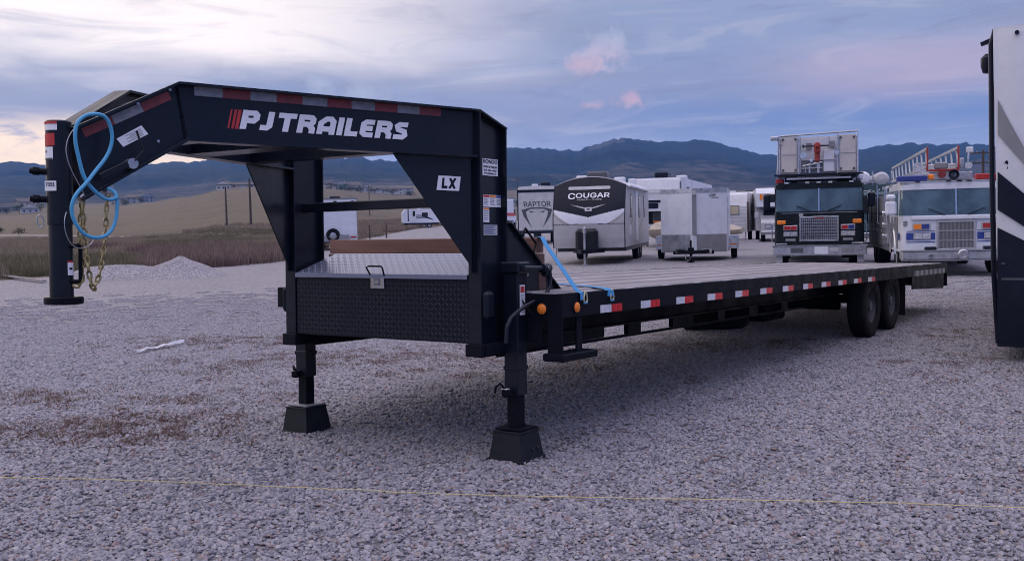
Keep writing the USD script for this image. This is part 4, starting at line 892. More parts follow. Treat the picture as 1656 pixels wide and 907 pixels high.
    g = G(); g.box((-.35, 2.2, 2.96), (.35, 3.3, 3.24), .06); g.build('air_conditioner', GREYDK, t); bx('roof_vent', (-.6, 1.3, 2.86), (-.25, 1.7, 3.06), RVWHITE, t, .03); bx('roof_vent', (.3, 4.6, 2.86), (.7, 5.0, 3.1), RVWHITE, t, .03); bx('roof_vent', (.6, 6.6, 2.8), (.9, 6.9, 3.1), RVWHITE, t, .03)
    g = G(); g.tube([(1.26, 1.0, 2.62), (1.30, 1.1, 2.66), (1.30, 6.9, 2.62), (1.26, 7.0, 2.58)], .05, 8); g.build('awning_roll', RVWHITE, t, smooth=30)
    g = G(); [g.cyl((-1.28, y, .0), (-1.28 + .02, y, .6), .02, 8) for y in (.8,)]; g.build('corner_stand', STEEL, t)
cougar()

def raptor():
    t = place('toy_hauler', 'tall grey toy hauler trailer whose tail ramp is lettered RAPTOR with a fanged head', 'toy hauler', 871, 66)
    bx('body_wall', (-1.24, 0, .8), (1.24, 9, 3.55), RVGREY, t, .05); front_prism([(-1.25, 3.5), (1.25, 3.5), (1.15, 3.68), (0, 3.74), (-1.15, 3.68)], -.04, 9).build('roof', ROOFC, t)
    bx('header_band', (-1.2, -.02, 3.33), (1.2, 0, 3.47), NAVY, t); bx('ramp_door', (-1.17, -.03, .92), (1.17, 0, 3.28), paint('ramp_grey', (.44, .44, .45), .45), t)
    for x in (-1.22, 1.22): bx('corner_trim', (x - .025, -.045, .8), (x + .025, .01, 3.55), NAVY, t)
    bx('bumper', (-1.22, -.1, .70), (1.22, .02, .86), NAVY, t, .02)
    for k in range(9): bx('bumper_stripe', (-1.1 + k * .26, -.035, .93), (-.98 + k * .26, -.0305, 1.0), RVWHITE, t)
    letters(t, 'RAPTOR', .02, -.031, 2.58, 1.75, .34, GREYDK, True, -.12)
    for s in (-1, 1):
        g = G(); pts = [(s * .98, 2.22), (s * .42, 2.36), (0, 2.36), (0, 2.28), (s * .44, 2.26), (s * .80, 2.10), (s * .74, 1.75), (s * .32, 1.05), (s * .36, 1.30), (s * .58, 1.80), (s * .58, 2.0), (s * .34, 2.14), (s * .50, 2.02), (s * .52, 1.80)][: 9]
        pts = [(s * .98, 2.22), (s * .42, 2.36), (0, 2.36), (0, 2.28), (s * .44, 2.26), (s * .72, 2.10), (s * .62, 1.72), (s * .34, 1.05), (s * .84, 1.78)]
        g.prism(Polygon(pts).buffer(0), (0, -.031, 0), EX, EZ, .004); g.build('emblem', GREYDK, t)
        g = G(); g.prism([(s * .14, 2.06), (s * .50, 2.16), (s * .44, 2.04)], (0, -.031, 0), EX, EZ, .004); g.build('emblem', GREYDK, t)
    for y in (5.2, 6.1): roadwheel(t, 1.15, y, .38, .24); roadwheel(t, -1.15, y, .38, -.24)
    bx('spare_carrier', (-.25, .4, .25), (.25, .9, .7), GREYDK, t)
    bx('air_conditioner', (.3, 1.2, 3.7), (.9, 2.2, 3.98), NAVY, t, .04); bx('roof_vent', (-.3, 1, 3.7), (.1, 1.4, 3.88), RVWHITE, t, .03)
raptor()

def fifth_wheel():
    t = place('fifth_wheel_trailer', 'white fifth wheel trailer standing behind the COUGAR trailer and the cargo trailer', 'fifth wheel', 1062, 52, -12)
    side_prism([(0, 1.85), (2.3, 1.85), (2.5, .75), (10.2, .75), (10.2, 3.35), (1.0, 3.52), (.25, 3.44), (.02, 2.6)], -1.22, 1.22).build('body_wall', RVWHITE, t)
    bx('roof', (-1.2, .8, 3.50), (1.2, 2, 3.54), ROOFC, t); bx('dark_band', (-1.1, -.012, 2.28), (1.1, .02, 2.40), NAVY, t)
    letters(t, 'Cedar Creek', -.1, .02, 2.82, 1.5, .16, GREYLT, False, .2) if False else None
    g = G(); 
    for k in range(3): g.prism([(-.85 + .1 * k, 2.78 + .06 * k), (.6 - .1 * k, 2.74 + .08 * k), (.75 - .1 * k, 2.77 + .08 * k), (-.75 + .1 * k, 2.81 + .06 * k)], (0, -.012 + .0, 0), EX, EZ, .03)
    g.build('swoosh', GREYLT, t)
    g = G(); g.prism(affinity.scale(sbox(-.3, -.08, .3, .08).buffer(.05), 1, 1), (-.2, .0, 2.12), EX, EZ, .02); g.build('badge', NAVY, t)
    bx('pin_box', (-.25, .5, 1.35), (.25, 1.7, 1.85), GREYDK, t, .03); bx('under_hitch_storage', (-1.18, 2.3, .8), (1.18, 2.45, 1.85), NAVY, t)
    for x in (-.95, .95): bx('landing_leg', (x - .05, 2.3, 0), (x + .05, 2.4, .85), GREYDK, t)
    bx('bumper', (-1.0, .4, 1.05), (1.0, .5, 1.2), RVWHITE, t); bx('amber_clearance_light', (-.2, .38, 1.28), (.2, .42, 1.36), AMBER, t)
    side_window(t, 1.221, 2.4, 2.8, .8, .55); side_window(t, 1.221, 5.2, 2.4, 1.1, .7); bx('dark_corner', (1.221, .15, 2.1), (1.226, .55, 3.3), GREYDK, t)
    bx('air_conditioner', (-.35, 1.5, 3.5), (.35, 2.4, 3.86), NAVY, t, .05); bx('roof_vent', (.5, 3.0, 3.45), (1.0, 3.6, 3.72), RVWHITE, t, .04)
    for y in (6.6, 7.5): roadwheel(t, 1.15, y, .38, .24); roadwheel(t, -1.15, y, .38, -.24)
fifth_wheel()

def cargo():
    t = place('cargo_trailer', 'small white enclosed cargo trailer with a V nose and tread plate along its foot', 'cargo trailer', 1122, 35.6, -3.5)
    hw, vd = 1.14, .60
    plan = [(-hw, vd), (0, 0), (hw, vd), (hw, 4.6), (-hw, 4.6)]
    g = G(); g.prism([(p[0], p[1]) for p in plan], (0, 0, .30), EX, EY, 2.16); g.build('body_wall', WHITE, t)
    g = G(); g.prism(Polygon(plan).buffer(.015), (0, 0, 2.46), EX, EY, .05); g.build('roof', ALU, t)
    L = math.hypot(hw, vd)
    for s in (-1, 1):
        ex = np.array([hw, s * vd, 0]) / L; o = np.array([0, 0, 0]) if s > 0 else np.array([-hw, vd, 0]); n = np.cross(ex, EZ)
        g = G(); x0 = .14 if s > 0 else .02; x1 = L - .02 if s > 0 else L - .10
        g.prism(sbox(x0, .30, x1, .92), o, ex, EZ, .006); sg = g.build('stone_guard', STEEL if s < 0 else GREYMD, t)
        g = G(); lozenges(g, o + n * .0062 + ex * x0 + EZ * .30, ex, EZ, x1 - x0, .62, .062); g.build('tread_pattern', STEEL if s < 0 else GREYMD, sg)
        g = G(); g.prism(sbox(0, 2.36, L, 2.46), o, ex, EZ, .008); g.build('roof_trim', ALU, t)
        g = G(); [g.cyl(o + ex * (.04 if s > 0 else L - .13) + n * .0 + EZ * z, o + ex * (.04 if s > 0 else L - .13) + n * .012 + EZ * z, .012, 6) for z in np.linspace(.4, 2.3, 16)]; g.build('rivet', STEEL, t)
    g = G(); g.prism([(-.02, 0), (.13, .03), (.13, .055), (-.02, .03)], (0, -.012, .92), EX, EY, 1.36); g.build('nose_post', GREYMD, t); bx('nose_cap', (-.02, -.02, 2.28), (.13, .03, 2.44), GREYLT, t)
    ex = np.array([hw, vd, 0]) / L; g = G(); text_on(g, 'LOOK', ex * .62 + EZ * 2.22 + np.cross(ex, EZ) * .002, ex, EZ, .26, .09, .004, True, .2); g.build('lettering', NAVY, t)
    g = G(); text_on(g, 'TRAILERS', ex * .70 + EZ * 2.165 + np.cross(ex, EZ) * .002, ex, EZ, .28, .03, .004, True, .2); g.build('lettering', NAVY, t)
    g = G(); g.box((hw, vd, .3), (hw + .012, vd + .16, 2.46)); g.build('corner_trim', ALU, t); bx('side_door', (hw, 1.2, .5), (hw + .014, 1.95, 2.2), RVWHITE, t); bx('side_hatch', (hw, .7, 2.0), (hw + .016, .78, 2.1), GREYMD, t)
    for s in (-1, 1):
        roadwheel(t, s * (hw + .29), 2.6, .34, .21 * s); g = G(); a = np.linspace(.15, math.pi - .15, 9)
        pts = [(2.6 + .52 * math.cos(q), .32 + .50 * math.sin(q)) for q in a]; pin = [(2.6 + .49 * math.cos(q), .32 + .47 * math.sin(q)) for q in a]
        g.prism([(2.08, .36), (2.08, .84), (3.12, .84), (3.12, .36), (3.09, .36), (3.09, .81), (2.11, .81), (2.11, .36)][::-1], (hw + (.0 if s > 0 else -2 * hw - .34), 0, 0), EY, EZ, .34); g.build('fender', ALU, t)
        bx('fender_light', (s * hw + (.04 if s > 0 else -.3), 2.07, .5), (s * hw + (.3 if s > 0 else -.04), 2.08, .54), AMBER, t)
    g = G(); g.beam((-.62, .4, .34), (0, -1.15, .34), .06, .12); g.beam((.62, .4, .34), (0, -1.15, .34), .06, .12); g.beam((-.7, .25, .30), (.7, .25, .30), .08, .12); g.build('tongue', BLACK2, t)
    bx('tongue_plate', (-.62, .14, .27), (-.1, .2, .42), GREYDK, t); bx('tongue_plate', (.1, .14, .27), (.62, .2, .42), GREYLT, t)
    g = G(); g.cyl((-.02, -.85, .05), (-.02, -.85, .75), .035, 10); g.cyl((-.02, -.85, .0), (-.02, -.85, .05), .12, 10); g.box((-.12, -.93, .33), (.08, -.77, .5), .02); g.build('tongue_jack', BLACK2, t, smooth=30)
    g = G(); g.tube([(-.2, -.5, .35), (-.22, -.7, .12), (-.1, -.95, .06), (.05, -1.05, .25)], .012, 6); g.build('safety_chain', STEEL, t, smooth=30)
cargo()

def small_box_trailer():
    t = place('old_travel_trailer', 'old white travel trailer with a beige blind in its window, right of the cargo trailer', 'travel trailer', 1180, 60, -6)
    side_prism([(.0, .55), (.0, 2.0), (.25, 2.7), (.6, 2.84), (6.0, 2.84), (6.2, 2.5), (6.2, .55)], -1.05, 1.05).build('body_wall', WHITE2, t)
    for z in np.linspace(.75, 2.0, 7): bx('siding_seam', (-1.05, -.006, z), (1.05, .0, z + .02), GREYLT, t)
    o = bx('window', (-.05, -.03, 1.55), (.62, -.005, 2.1), GREYMD, t); bx('blind', (0, -.034, 1.6), (.57, -.03, 2.05), BEIGE, o)
    bx('corner_trim', (1.05, 0, .55), (1.06, 1.1, 2.3), paint('brown_trim', (.16, .10, .09), .5), t); side_window(t, 1.051, 3, 1.9, .9, .6)
    for s in (-1, 1): roadwheel(t, s * 1.0, 3.6, .34, s * .2)
    g = G(); g.cyl((.95, .1, 0), (.95, .1, .6), .03, 8); g.build('corner_stand', STEEL, t); bx('roof_vent', (-.3, 2, 2.83), (.2, 2.5, 2.98), RVWHITE, t, .02)
    b = place('covered_boat', 'boat under a tan canvas cover in front of the old white travel trailer', 'boat', 1203, 46, 58)
    v = []; n = 9
    for i, y in enumerate(np.linspace(0, 4.5, 10)):
        w = 1.0 * (y / 4.5 + .04) ** .5; zt = 1.0 + .35 * min(1, y / 1.6); zb = .75 - .3 * min(1, y / 2.)
        for a in np.linspace(0, 2 * math.pi, n + 1)[:-1]: v.append((w * math.sin(a) * (1 if math.cos(a) < .3 else .75), y, (zt + zb) / 2 + (zt - zb) / 2 * math.cos(a) + .03 * math.sin(5 * y + a * 3)))
    f = []
    for i in range(9):
        for k in range(n): p, q = i * n + k, i * n + (k + 1) % n; f += [[p, q, q + n], [p, q + n, p + n]]
    f += [[0, k + 1, k] for k in range(1, n - 1)] + [[9 * n, 9 * n + k, 9 * n + k + 1] for k in range(1, n - 1)]
    g = G(); g.add(v, f); g.build('canvas_cover', TAN, b, smooth=50); g = G(); g.beam((0, -.8, .4), (0, 4, .4), .1, .1); g.build('boat_trailer_frame', STEEL, b); roadwheel(b, .8, 3.3, .3, .18); roadwheel(b, -.8, 3.3, .3, -.18)
small_box_trailer()

def far_rvs():
    t = place('motorhome', 'far white motorhome with a dark cab opening, between old trailer and van nosed motorhome', 'motorhome', 1213, 96, 0)
    side_prism([(0, 2.2), (1.6, 2.2), (1.8, .6), (8, .6), (8, 3.55), (.6, 3.62), (0, 3.2)], -1.2, 1.2).build('body_wall', RVWHITE, t)
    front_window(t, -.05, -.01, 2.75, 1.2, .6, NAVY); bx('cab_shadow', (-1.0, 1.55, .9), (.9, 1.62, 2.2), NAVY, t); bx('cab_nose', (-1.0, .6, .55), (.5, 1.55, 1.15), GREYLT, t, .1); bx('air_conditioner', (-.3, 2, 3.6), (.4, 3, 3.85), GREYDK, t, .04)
    roadwheel(t, 1.1, 6, .38, .25); roadwheel(t, -1.1, 6, .38, -.25); roadwheel(t, .9, 1.4, .36, .22); roadwheel(t, -.9, 1.4, .36, -.22)
    t = place('motorhome', 'white motorhome with a rounded van nose, left of the black fire engine', 'motorhome', 1262, 57, 3)
    side_prism([(.9, 1.95), (2.4, 1.95), (2.4, .6), (8, .6), (8, 2.95), (1.3, 3.0), (.95, 2.7)], -1.2, 1.2).build('body_wall', RVWHITE, t)
    side_prism([(0, .45), (0, 1.05), (.25, 1.2), (1.1, 1.3), (1.75, 1.96), (2.42, 1.96), (2.42, .45)], -.98, .98).build('cab', GREYLT, t)
    o = front_window(t, 0, .93, 2.4, 1.6, .5, GREYMD); bx('amber_clearance_light', (-1.0, .88, 2.35), (-.85, .9, 2.65), AMBER, t); front_window(t, -.6, -.01, .85, .35, .22, CHROME, 'headlight', GREYLT); front_window(t, .6, -.01, .85, .35, .22, CHROME, 'headlight', GREYLT)
    bx('bumper', (-1.0, -.12, .4), (1.0, .02, .6), CHROME, t, .03); bx('wing_mirror', (-1.3, .95, 1.3), (-1.05, 1.1, 1.65), GREYLT, t, .04)
    g = G(); g.prism([(-.85, 0), (.85, 0), (.75, .78), (-.75, .78)], (0, 1.13, 1.31), EX, np.array([0, .66, .70]), .01); g.build('windscreen', WINDOW, t)
    for x in (-1, 1): roadwheel(t, x * .95, .95, .37, x * .22); roadwheel(t, x * 1.1, 5.6, .37, x * .22)
    t = place('ambulance', 'far white ambulance with a red stripe, seen between the riser and the RAPTOR trailer', 'ambulance', 829, 112, 78)
    bx('box_body', (-2.2, 0, .7), (1.4, 2.2, 3.0), WHITE, t, .05); side_prism([(.0, .5), (2.0, .5), (2.0, 2.1), (.0, 2.1)], 1.42, 2.4).build('cab', WHITE, t, ); bx('hood', (2.42, .1, .5), (3.3, 1.9, 1.3), WHITE, t, .1)
    for y in (-.006, 2.2): bx('red_stripe', (-2.2, y, 1.2), (2.4, y + .006, 1.55), RED, t)
    front_window(t, 1.9, -.01, 1.75, .7, .5, NAVY); bx('rear_door', (-2.206, .2, .8), (-2.2, 2.0, 2.8), WHITE2, t); bx('red_stripe', (-2.214, .0, 1.2), (-2.206, 2.2, 1.55), RED, t); bx('light_bar', (-2.1, .1, 2.98), (-1.7, 2.1, 3.15), REDLENS, t)
    for x in (-1.2, 2.4): roadwheel_side(t, x, 0.0, .38)
    t = place('lap_sided_trailer', 'white lap sided trailer with a spare wheel on its end, seen between the risers', 'travel trailer', 547, 60, 0, sink=.0)
    bx('body_wall', (-1.2, 0, .48), (1.2, 5.5, 2.98), RVWHITE, t, .03)
    for k in range(15): bx('siding_board', (-1.19, -.014, .92 + k * .132), (1.17, .001, .92 + k * .132 + .122), WHITE, t, .004)
    bx('corner_trim', (1.17, -.02, .48), (1.21, .02, 2.98), GREYMD, t); bx('roof', (-1.22, -.03, 2.98), (1.22, 5.52, 3.02), GREYMD, t); bx('roof_vent', (-.35, .4, 3.02), (.25, 1.0, 3.14), NAVY, t, .03)
    for x in (-.85, -.05, .95): bx('window', (x - .1, -.022, 2.76), (x + .1, -.014, 2.86), NAVY, t)
    bx('battery_box', (-.95, -.30, .50), (.72, -.02, .88), GREYMD, t, .02); bx('frame_trim', (-1.2, -.04, .44), (1.2, 0, .50), NAVY, t); bx('tail_light', (.78, -.03, .72), (1.12, -.015, .80), REDLENS, t)
    g = G(); g.lathe([(.0, .06), (.18, .06), (.22, .02), (.36, 0), (.40, .05), (.40, .2), (0, .2)][::-1], (-.22, -.32, .88), (0, 1, 0), 28); sw = g.build('spare_wheel', RUBBER, t, smooth=35)
    g = G(); g.lathe([(.0, .0), (.05, .0), (.07, .03), (.17, .05), (.17, .07)][::-1], (-.22, -.34, .88), (0, 1, 0), 20); g.build('rim', STEEL, sw, smooth=35)
    t = place('small_travel_trailer', 'small white travel trailer with dark swooshes parked far off in the dry grass', 'travel trailer', 684, 150, 4)
    front_prism([(-2.6, .75), (2.6, .75), (2.8, 1.3), (2.1, 2.75), (-2.3, 2.75), (-2.75, 2.2), (-2.75, .9)], 0, 2.3).build('body_wall', WHITE, t); bx('skirt', (-2.5, .02, .5), (2.5, 2.2, .75), NAVY, t)
    bx('door', (-1.35, -.02, .85), (-.75, 0, 2.6), RVWHITE, t); front_window(t, -1.05, -.02, 2.1, .34, .75, NAVY); front_window(t, .55, 0, 1.95, .85, .55, NAVY); bx('dark_band', (-1.95, -.01, 1.0), (-1.8, 0, 2.75), NAVY, t)
    for k in range(3):
        s = np.linspace(0, 1, 10); c = [(-.9 + 2.6 * q, 1.35 + .25 * k * (1 - q) + .25 * math.sin(q * 3.1) - .2 * q) for q in s]; g = G(); g.prism(LineString(c).buffer(.05), (0, -.0, 0), EX, EZ, .008); g.build('swoosh', NAVY, t)
    for x in (.35, 1.15): roadwheel_side(t, x, .05, .36)
    bx('roof_vent', (-.5, .8, 2.75), (0, 1.3, 2.95), RVWHITE, t)
def roadwheel_side(parent, x, y, r):
    """A wheel whose outer face looks towards -y."""
    wh = group_part('wheel', parent); g = G(); g.lathe([(r * .56, 0), (r * .92, 0), (r, .03), (r, .2), (r * .56, .2)], (x, y, r), (0, 1, 0), 24); g.build('tyre', RUBBER, wh, smooth=35)
    g = G(); g.lathe([(r * .57, .02), (r * .4, .06), (0, .05)], (x, y, r), (0, 1, 0), 16); g.build('rim', GREYLT, wh, smooth=35)
far_rvs()

# ---------------------------------------------------------------- fire engines
FIREBLK = paint('fire_engine_black', (.006, .009, .010), .3, var=.1, spec=.22); FIREWHT = paint('fire_engine_white', (.60, .62, .66), .3, var=.03); FIRESLV = paint('brushed_side', (.15, .155, .175), .45, metal=.2, var=.15)
CABIN = paint('cab_interior', (.035, .035, .038), .8)
def grille(t, x0, x1, z0, z1, y, nv, hbars, vert):
    fr = group_part('grille', t); w = .05
    for lo, hi in (((x0, z0), (x1, z0 + w)), ((x0, z1 - w), (x1, z1)), ((x0, z0 + w), (x0 + w, z1 - w)), ((x1 - w, z0 + w), (x1, z1 - w))): bx('grille_frame', (lo[0], y - .03, lo[1]), (hi[0], y, hi[1]), CHROME, fr, .006)
    bx('grille_mesh', (x0 + w, y - .004, z0 + w), (x1 - w, y, z1 - w), GREYDK, fr)
    for k in range(nv):
        x = x0 + w + (x1 - x0 - 2 * w) * (k + .5) / nv; bx('grille_bar', (x - .008, y - .02, z0 + w), (x + .008, y - .004, z1 - w), vert, fr)
    for z in hbars: bx('grille_bar', (x0 + w, y - .026, z - .011), (x1 - w, y - .006, z + .011), CHROME, fr)
def lamp(t, name, x0, x1, z0, z1, y, mats):
    fr = bx(name, (x0, y - .03, z0), (x1, y, z1), CHROME, t, .008); n = len(mats)
    for k, m in enumerate(mats):
        a = x0 + .02 + (x1 - x0 - .04) * k / n; b = x0 + .02 + (x1 - x0 - .04) * (k + 1) / n; bx('lens', (a + .006, y - .042, z0 + .018), (b - .006, y - .028, z1 - .018), m, fr, .006)
HEADL = paint('headlamp_glass', (.5, .52, .56), .12, metal=.6, var=.2, scale=20)
def cab_shell(t, hw, z0, zs, ze, zt, y1, mat, rake=.06, cr=.16):
    """A flat-fronted cab: lower nose, corner posts, roof, back wall, seats, so that the windscreen is a real opening."""
    cs = (np.array([(-hw, y1), (-hw, cr), (-hw + cr * .3, cr * .3), (-hw + cr, 0), (hw - cr, 0), (hw - cr * .3, cr * .3), (hw, cr), (hw, y1)]))
    g = G(); g.prism(cs[::-1] if Polygon(cs).exterior.is_ccw is False else cs, (0, 0, z0), EX, EY, zs - z0); g.build('cab_nose', mat, t, smooth=25)
    rs = cs.copy(); rs[:, 1] += np.where(rs[:, 1] < y1, rake, 0)
    g = G(); g.prism(rs, (0, 0, ze), EX, EY, zt - ze - .06); g.prism(Polygon(rs).buffer(-.06), (0, 0, zt - .0602), EX, EY, .06); g.build('cab_roof', mat, t, smooth=25)
    for s in (-1, 1):
        for (xa, ya, w) in ((hw - .05, cr * 1.25, .09), (hw - .05, 1.35, .12), (hw - .05, y1 - .06, .12)): bx('cab_post', (s * xa - .04, ya - w / 2, zs), (s * xa + .04, ya + w / 2, ze), mat, t)
    bx('cab_back', (-hw + .02, y1 - .05, zs), (hw - .02, y1, ze), CABIN, t); bx('dashboard', (-hw + .1, .25, zs), (hw - .1, .6, zs + .10), CABIN, t, .03)
    for x in (-.62, .62): bx('seat', (x - .25, .95, zs - .1), (x + .25, 1.15, zs + .55), CABIN, t, .06)
    g = G(); a = np.linspace(0, 2 * np.pi, 17)[:-1]; g.tube([(.62 + .21 * math.cos(q), .66 + .08 * math.sin(q), zs + .16 + .19 * math.sin(q)) for q in a], .014, 6, True); g.build('steering_wheel', NAVY, t, smooth=40)
    pts = [(-hw + .012, cr + .02), (-hw + cr * .35, cr * .34), (-hw + cr, .02), (hw - cr, .02), (hw - cr * .35, cr * .34), (hw - .012, cr + .02)]
    v = [(x, y, zs) for x, y in pts] + [(x, y + rake, ze) for x, y in pts]; n = len(pts); f = []
    for k in range(n - 1): f += [[k, k + 1, n + k + 1], [k, n + k + 1, n + k]]
    g = G(); g.add(v, f); ws = g.build('windscreen', WINDSCREEN, t); bx('windscreen_divider', (-.018, .0, zs), (.018, .03, zs + .3), mat, ws) if False else None
    g = G(); g.beam((0, .01, zs), (0, .01 + rake, ze), .035, .03, up=(0, 1, 0)); g.build('windscreen_divider', CHROME, t)
    for s in (-1, 1):
        g = G(); g.beam((s * .25, -.02, zs + .0), (s * .62, .0, zs + .16), .02, .02, up=(0, 1, 0)); g.build('wiper', NAVY, t)
        g = G(); sx = s * (hw - .015); g.add([(sx, cr + .12, zs + .02), (sx, 1.28, zs + .02), (sx, 1.28, ze), (sx, cr + .18, ze)], [[0, 1, 2], [0, 2, 3]]); g.build('side_window', WINDSCREEN, t)

def fire_black():
    t = place('fire_engine', 'black fire engine with a white rescue basket above its cab', 'fire engine', 1326, 30, 1)
    cab_shell(t, 1.25, .62, 1.62, 2.28, 2.46, 2.6, FIREBLK)
    grille(t, -.55, .55, .74, 1.47, -.005, 17, [1.10 - .09 * 3 + .09 * k for k in range(7)], CHROME)
    for s in (-1, 1):
        a, b = (s * 1.18, s * .93) if s < 0 else (.93, 1.18); bx('turn_signal', (a, -.03, 1.25), (b, .03, 1.37), AMBER, t, .02)
        a, b = (-1.0, -.6) if s < 0 else (.6, 1.0); lamp(t, 'warning_light', a, b, 1.07, 1.22, -.005, (REDLENS, REDLENS) if s < 0 else (REDLENS, BLUELENS)); lamp(t, 'headlight', a, b, .89, 1.04, -.005, (HEADL, HEADL))
    bx('front_bumper', (-1.30, -.42, .36), (1.30, -.02, .64), STEEL, t, .03); bx('bumper_trim', (-1.31, -.43, .60), (1.31, -.42, .645), CHROME, t); bx('bumper_trim', (-1.31, -.43, .355), (1.31, -.42, .39), CHROME, t)
    bx('number_plate', (-.14, -.432, .39), (.24, -.421, .60), WHITE, t); bx('bumper_plate', (.28, -.43, .46), (.52, -.421, .58), GREYLT, t); bx('bumper_speaker', (-.8, -.43, .43), (-.45, -.421, .57), GREYDK, t); bx('bumper_speaker', (.6, -.43, .43), (.95, -.421, .57), GREYMD, t)
    for s in (-1, 1): bx('tow_plate', (s * 1.12 - .09, -.3, .14), (s * 1.12 + .09, -.26, .36), GREYLT, t)
    bx('nose_seam', (-1.05, -.006, 1.565), (1.05, 0, 1.58), CHROME, t); bx('badge', (-.56, -.01, 1.49), (-.44, 0, 1.55), GREYLT, t); bx('badge', (-.14, -.035, 1.40), (.14, -.03, 1.45), REDPT, t)
    for s in (-1, 1): bx('air_vent', (s * .80 - .14, -.008, .76), (s * .80 + .14, 0, .84), GREYMD, t); bx('step_plate', (s * 1.06 - .16, -.03, .655), (s * 1.06 + .16, .02, .70), STEEL, t, .008)
    for x in (-.9, -.32, 0, .32, .9): bx('roof_marker', (x - .06, .03, 2.42), (x + .06, .10, 2.47), STEEL, t, .01)
    for s in (-1, 1):
        g = G(); g.tube([(s * 1.28, .35, .72), (s * 1.33, .33, .76), (s * 1.33, .33, 1.25), (s * 1.28, .35, 1.3)], .018, 8); g.build('grab_rail', CHROME, t, smooth=30); roadwheel(t, s * 1.18, 1.35, .52, s * .30, STEEL); roadwheel(t, s * 1.18, 6.4, .52, s * .32, STEEL)
        bx('wing_mirror', (s * 1.48 - .10, .42, 1.72), (s * 1.48 + .10, .52, 2.12), NAVY, t, .03); g = G(); g.tube([(s * 1.24, .3, 2.15), (s * 1.46, .45, 2.18)], .014, 6); g.build('mirror_arm', CHROME, t)
    bx('body', (-1.25, 2.65, .55), (1.25, 9.5, 2.35), FIREBLK, t, .03); bx('underframe', (-.45, .2, .35), (.45, 9, .6), BLACK2, t)
    # the ladder bed and the basket over the cab
    bk = group_part('rescue_basket', t); y0_ = .35
    bx('basket_floor', (-1.15, y0_, 2.66), (1.15, y0_ + 1.5, 2.73), GREYDK, bk); bx('turntable_beam', (-.95, y0_ + .1, 2.50), (.95, y0_ + .3, 2.62), BLACK2, bk); bx('turntable_beam', (-.6, y0_ + .3, 2.47), (.6, y0_ + 6, 2.66), STEEL, bk)
    bx('floor_bumper', (-1.25, y0_ - .06, 2.66), (1.25, y0_ - .002, 2.715), NAVY, bk)
    for x0, x1 in ((-1.06, -.58), (.56, 1.05)): bx('basket_panel', (x0, y0_, 2.76), (x1, y0_ + .05, 3.82), paint('basket_tan', (.46, .43, .41), .5, var=.05), bk, .02)
    bx('basket_wall', (-.56, y0_ + .22, 2.74), (.54, y0_ + .25, 3.80), RVWHITE, bk); bx('basket_panel', (.14, y0_ + .03, 2.76), (.46, y0_ + .08, 3.4), RVWHITE, bk, .02)
    for x in (-1.10, -.55, .53, 1.09):
        g = G(); g.cyl((x, y0_ + .02, 2.7), (x, y0_ + .02, 3.86), .026, 10); g.build('basket_post', ALU, bk, smooth=30)
    for z0, z1 in ((3.86, 3.92), (3.2, 3.24)):
        g = G(); g.tube([(-1.12, y0_ + .02, z0 - .02), (1.10, y0_ + .02, z1 - .01)], .026, 8); g.build('basket_rail', STEEL, bk, smooth=30) if z0 > 3.5 else None
    for s in (-1, 1): bx('basket_side', (s * 1.08 - .02, y0_ + .06, 2.74), (s * 1.08 + .02, y0_ + 1.5, 3.75), RVGREY, bk)
    bx('basket_back', (-1.06, y0_ + 1.45, 2.74), (1.06, y0_ + 1.5, 3.7), RVGREY, bk)
    g = G(); g.cyl((-.03, y0_ + .02, 3.08), (-.03, y0_ + .02, 3.55), .075, 12); g.box((-.12, y0_ - .12, 3.30), (.06, y0_ + .08, 3.62), .05); g.cyl((-.03, y0_ + .0, 3.5), (-.03, y0_ - .32, 3.54), .055, 12); g.build('water_cannon', REDPT, bk, smooth=30)
    g = G(); g.cyl((-.45, y0_ - .02, 3.52), (.30, y0_ - .02, 3.52), .022, 8); g.cyl((-.45, y0_ - .02, 3.52), (-.40, y0_ - .02, 3.52), .05, 10); g.build('cannon_handle', NAVY, bk, smooth=30)
    g = G(); g.tube([(-.45, y0_ + .08, 2.95), (-.05, y0_ + .02, 3.02), (.12, y0_ + .05, 3.05)], .03, 8); g.cyl((.0, y0_ + .05, 2.74), (.0, y0_ + .05, 3.0), .05, 10); g.cyl((-.25, y0_ + .05, 2.74), (-.25, y0_ + .05, 2.95), .035, 10); g.build('basket_plumbing', ALU, bk, smooth=30)
    for x, z0, z1 in ((-.50, 2.76, 3.78), (.47, 2.76, 3.5), (-.60, 2.9, 3.75), (.58, 2.9, 3.75), (-.36, 2.76, 3.0), (.30, 3.42, 3.78)):
        g = G(); g.cyl((x, y0_ - .01, z0), (x, y0_ - .01, z1), .015, 8); g.build('basket_tube', STEEL, bk, smooth=30)
    for x0, x1, z in ((-.54, .52, 3.12), (-.54, .10, 2.88), (-1.04, -.58, 3.3), (.57, 1.04, 3.3)): bx('basket_seam', (x0, y0_ - .012, z - .012), (x1, y0_ + .22 if abs(x0) < .56 and x1 < .55 else y0_, z + .012), GREYLT, bk)
    for x in (-1.0, -.64, .62, .99):
        for z in (2.84, 3.74): bx('basket_latch', (x - .03, y0_ - .02, z - .03), (x + .03, y0_, z + .03), GREYDK, bk)
    bx('basket_plate', (-.34, y0_ + .16, 3.45), (-.18, y0_ + .22, 3.62), GREYMD, bk); bx('control_box', (.30, y0_ + .0, 3.46), (.46, y0_ + .16, 3.66), GREYMD, bk, .02); bx('basket_step', (-.9, y0_ - .18, 2.55), (.9, y0_ - .06, 2.60), STEEL, bk)
    for x, z, r in ((-.42, 3.25, .10), (.52, 3.3, .07), (-.2, 3.1, .05)):
        g = G(); g.cyl((x, y0_ + .02, z), (x, y0_ - .04, z), r, 16); g.build('basket_lamp', HEADL, bk, smooth=30)
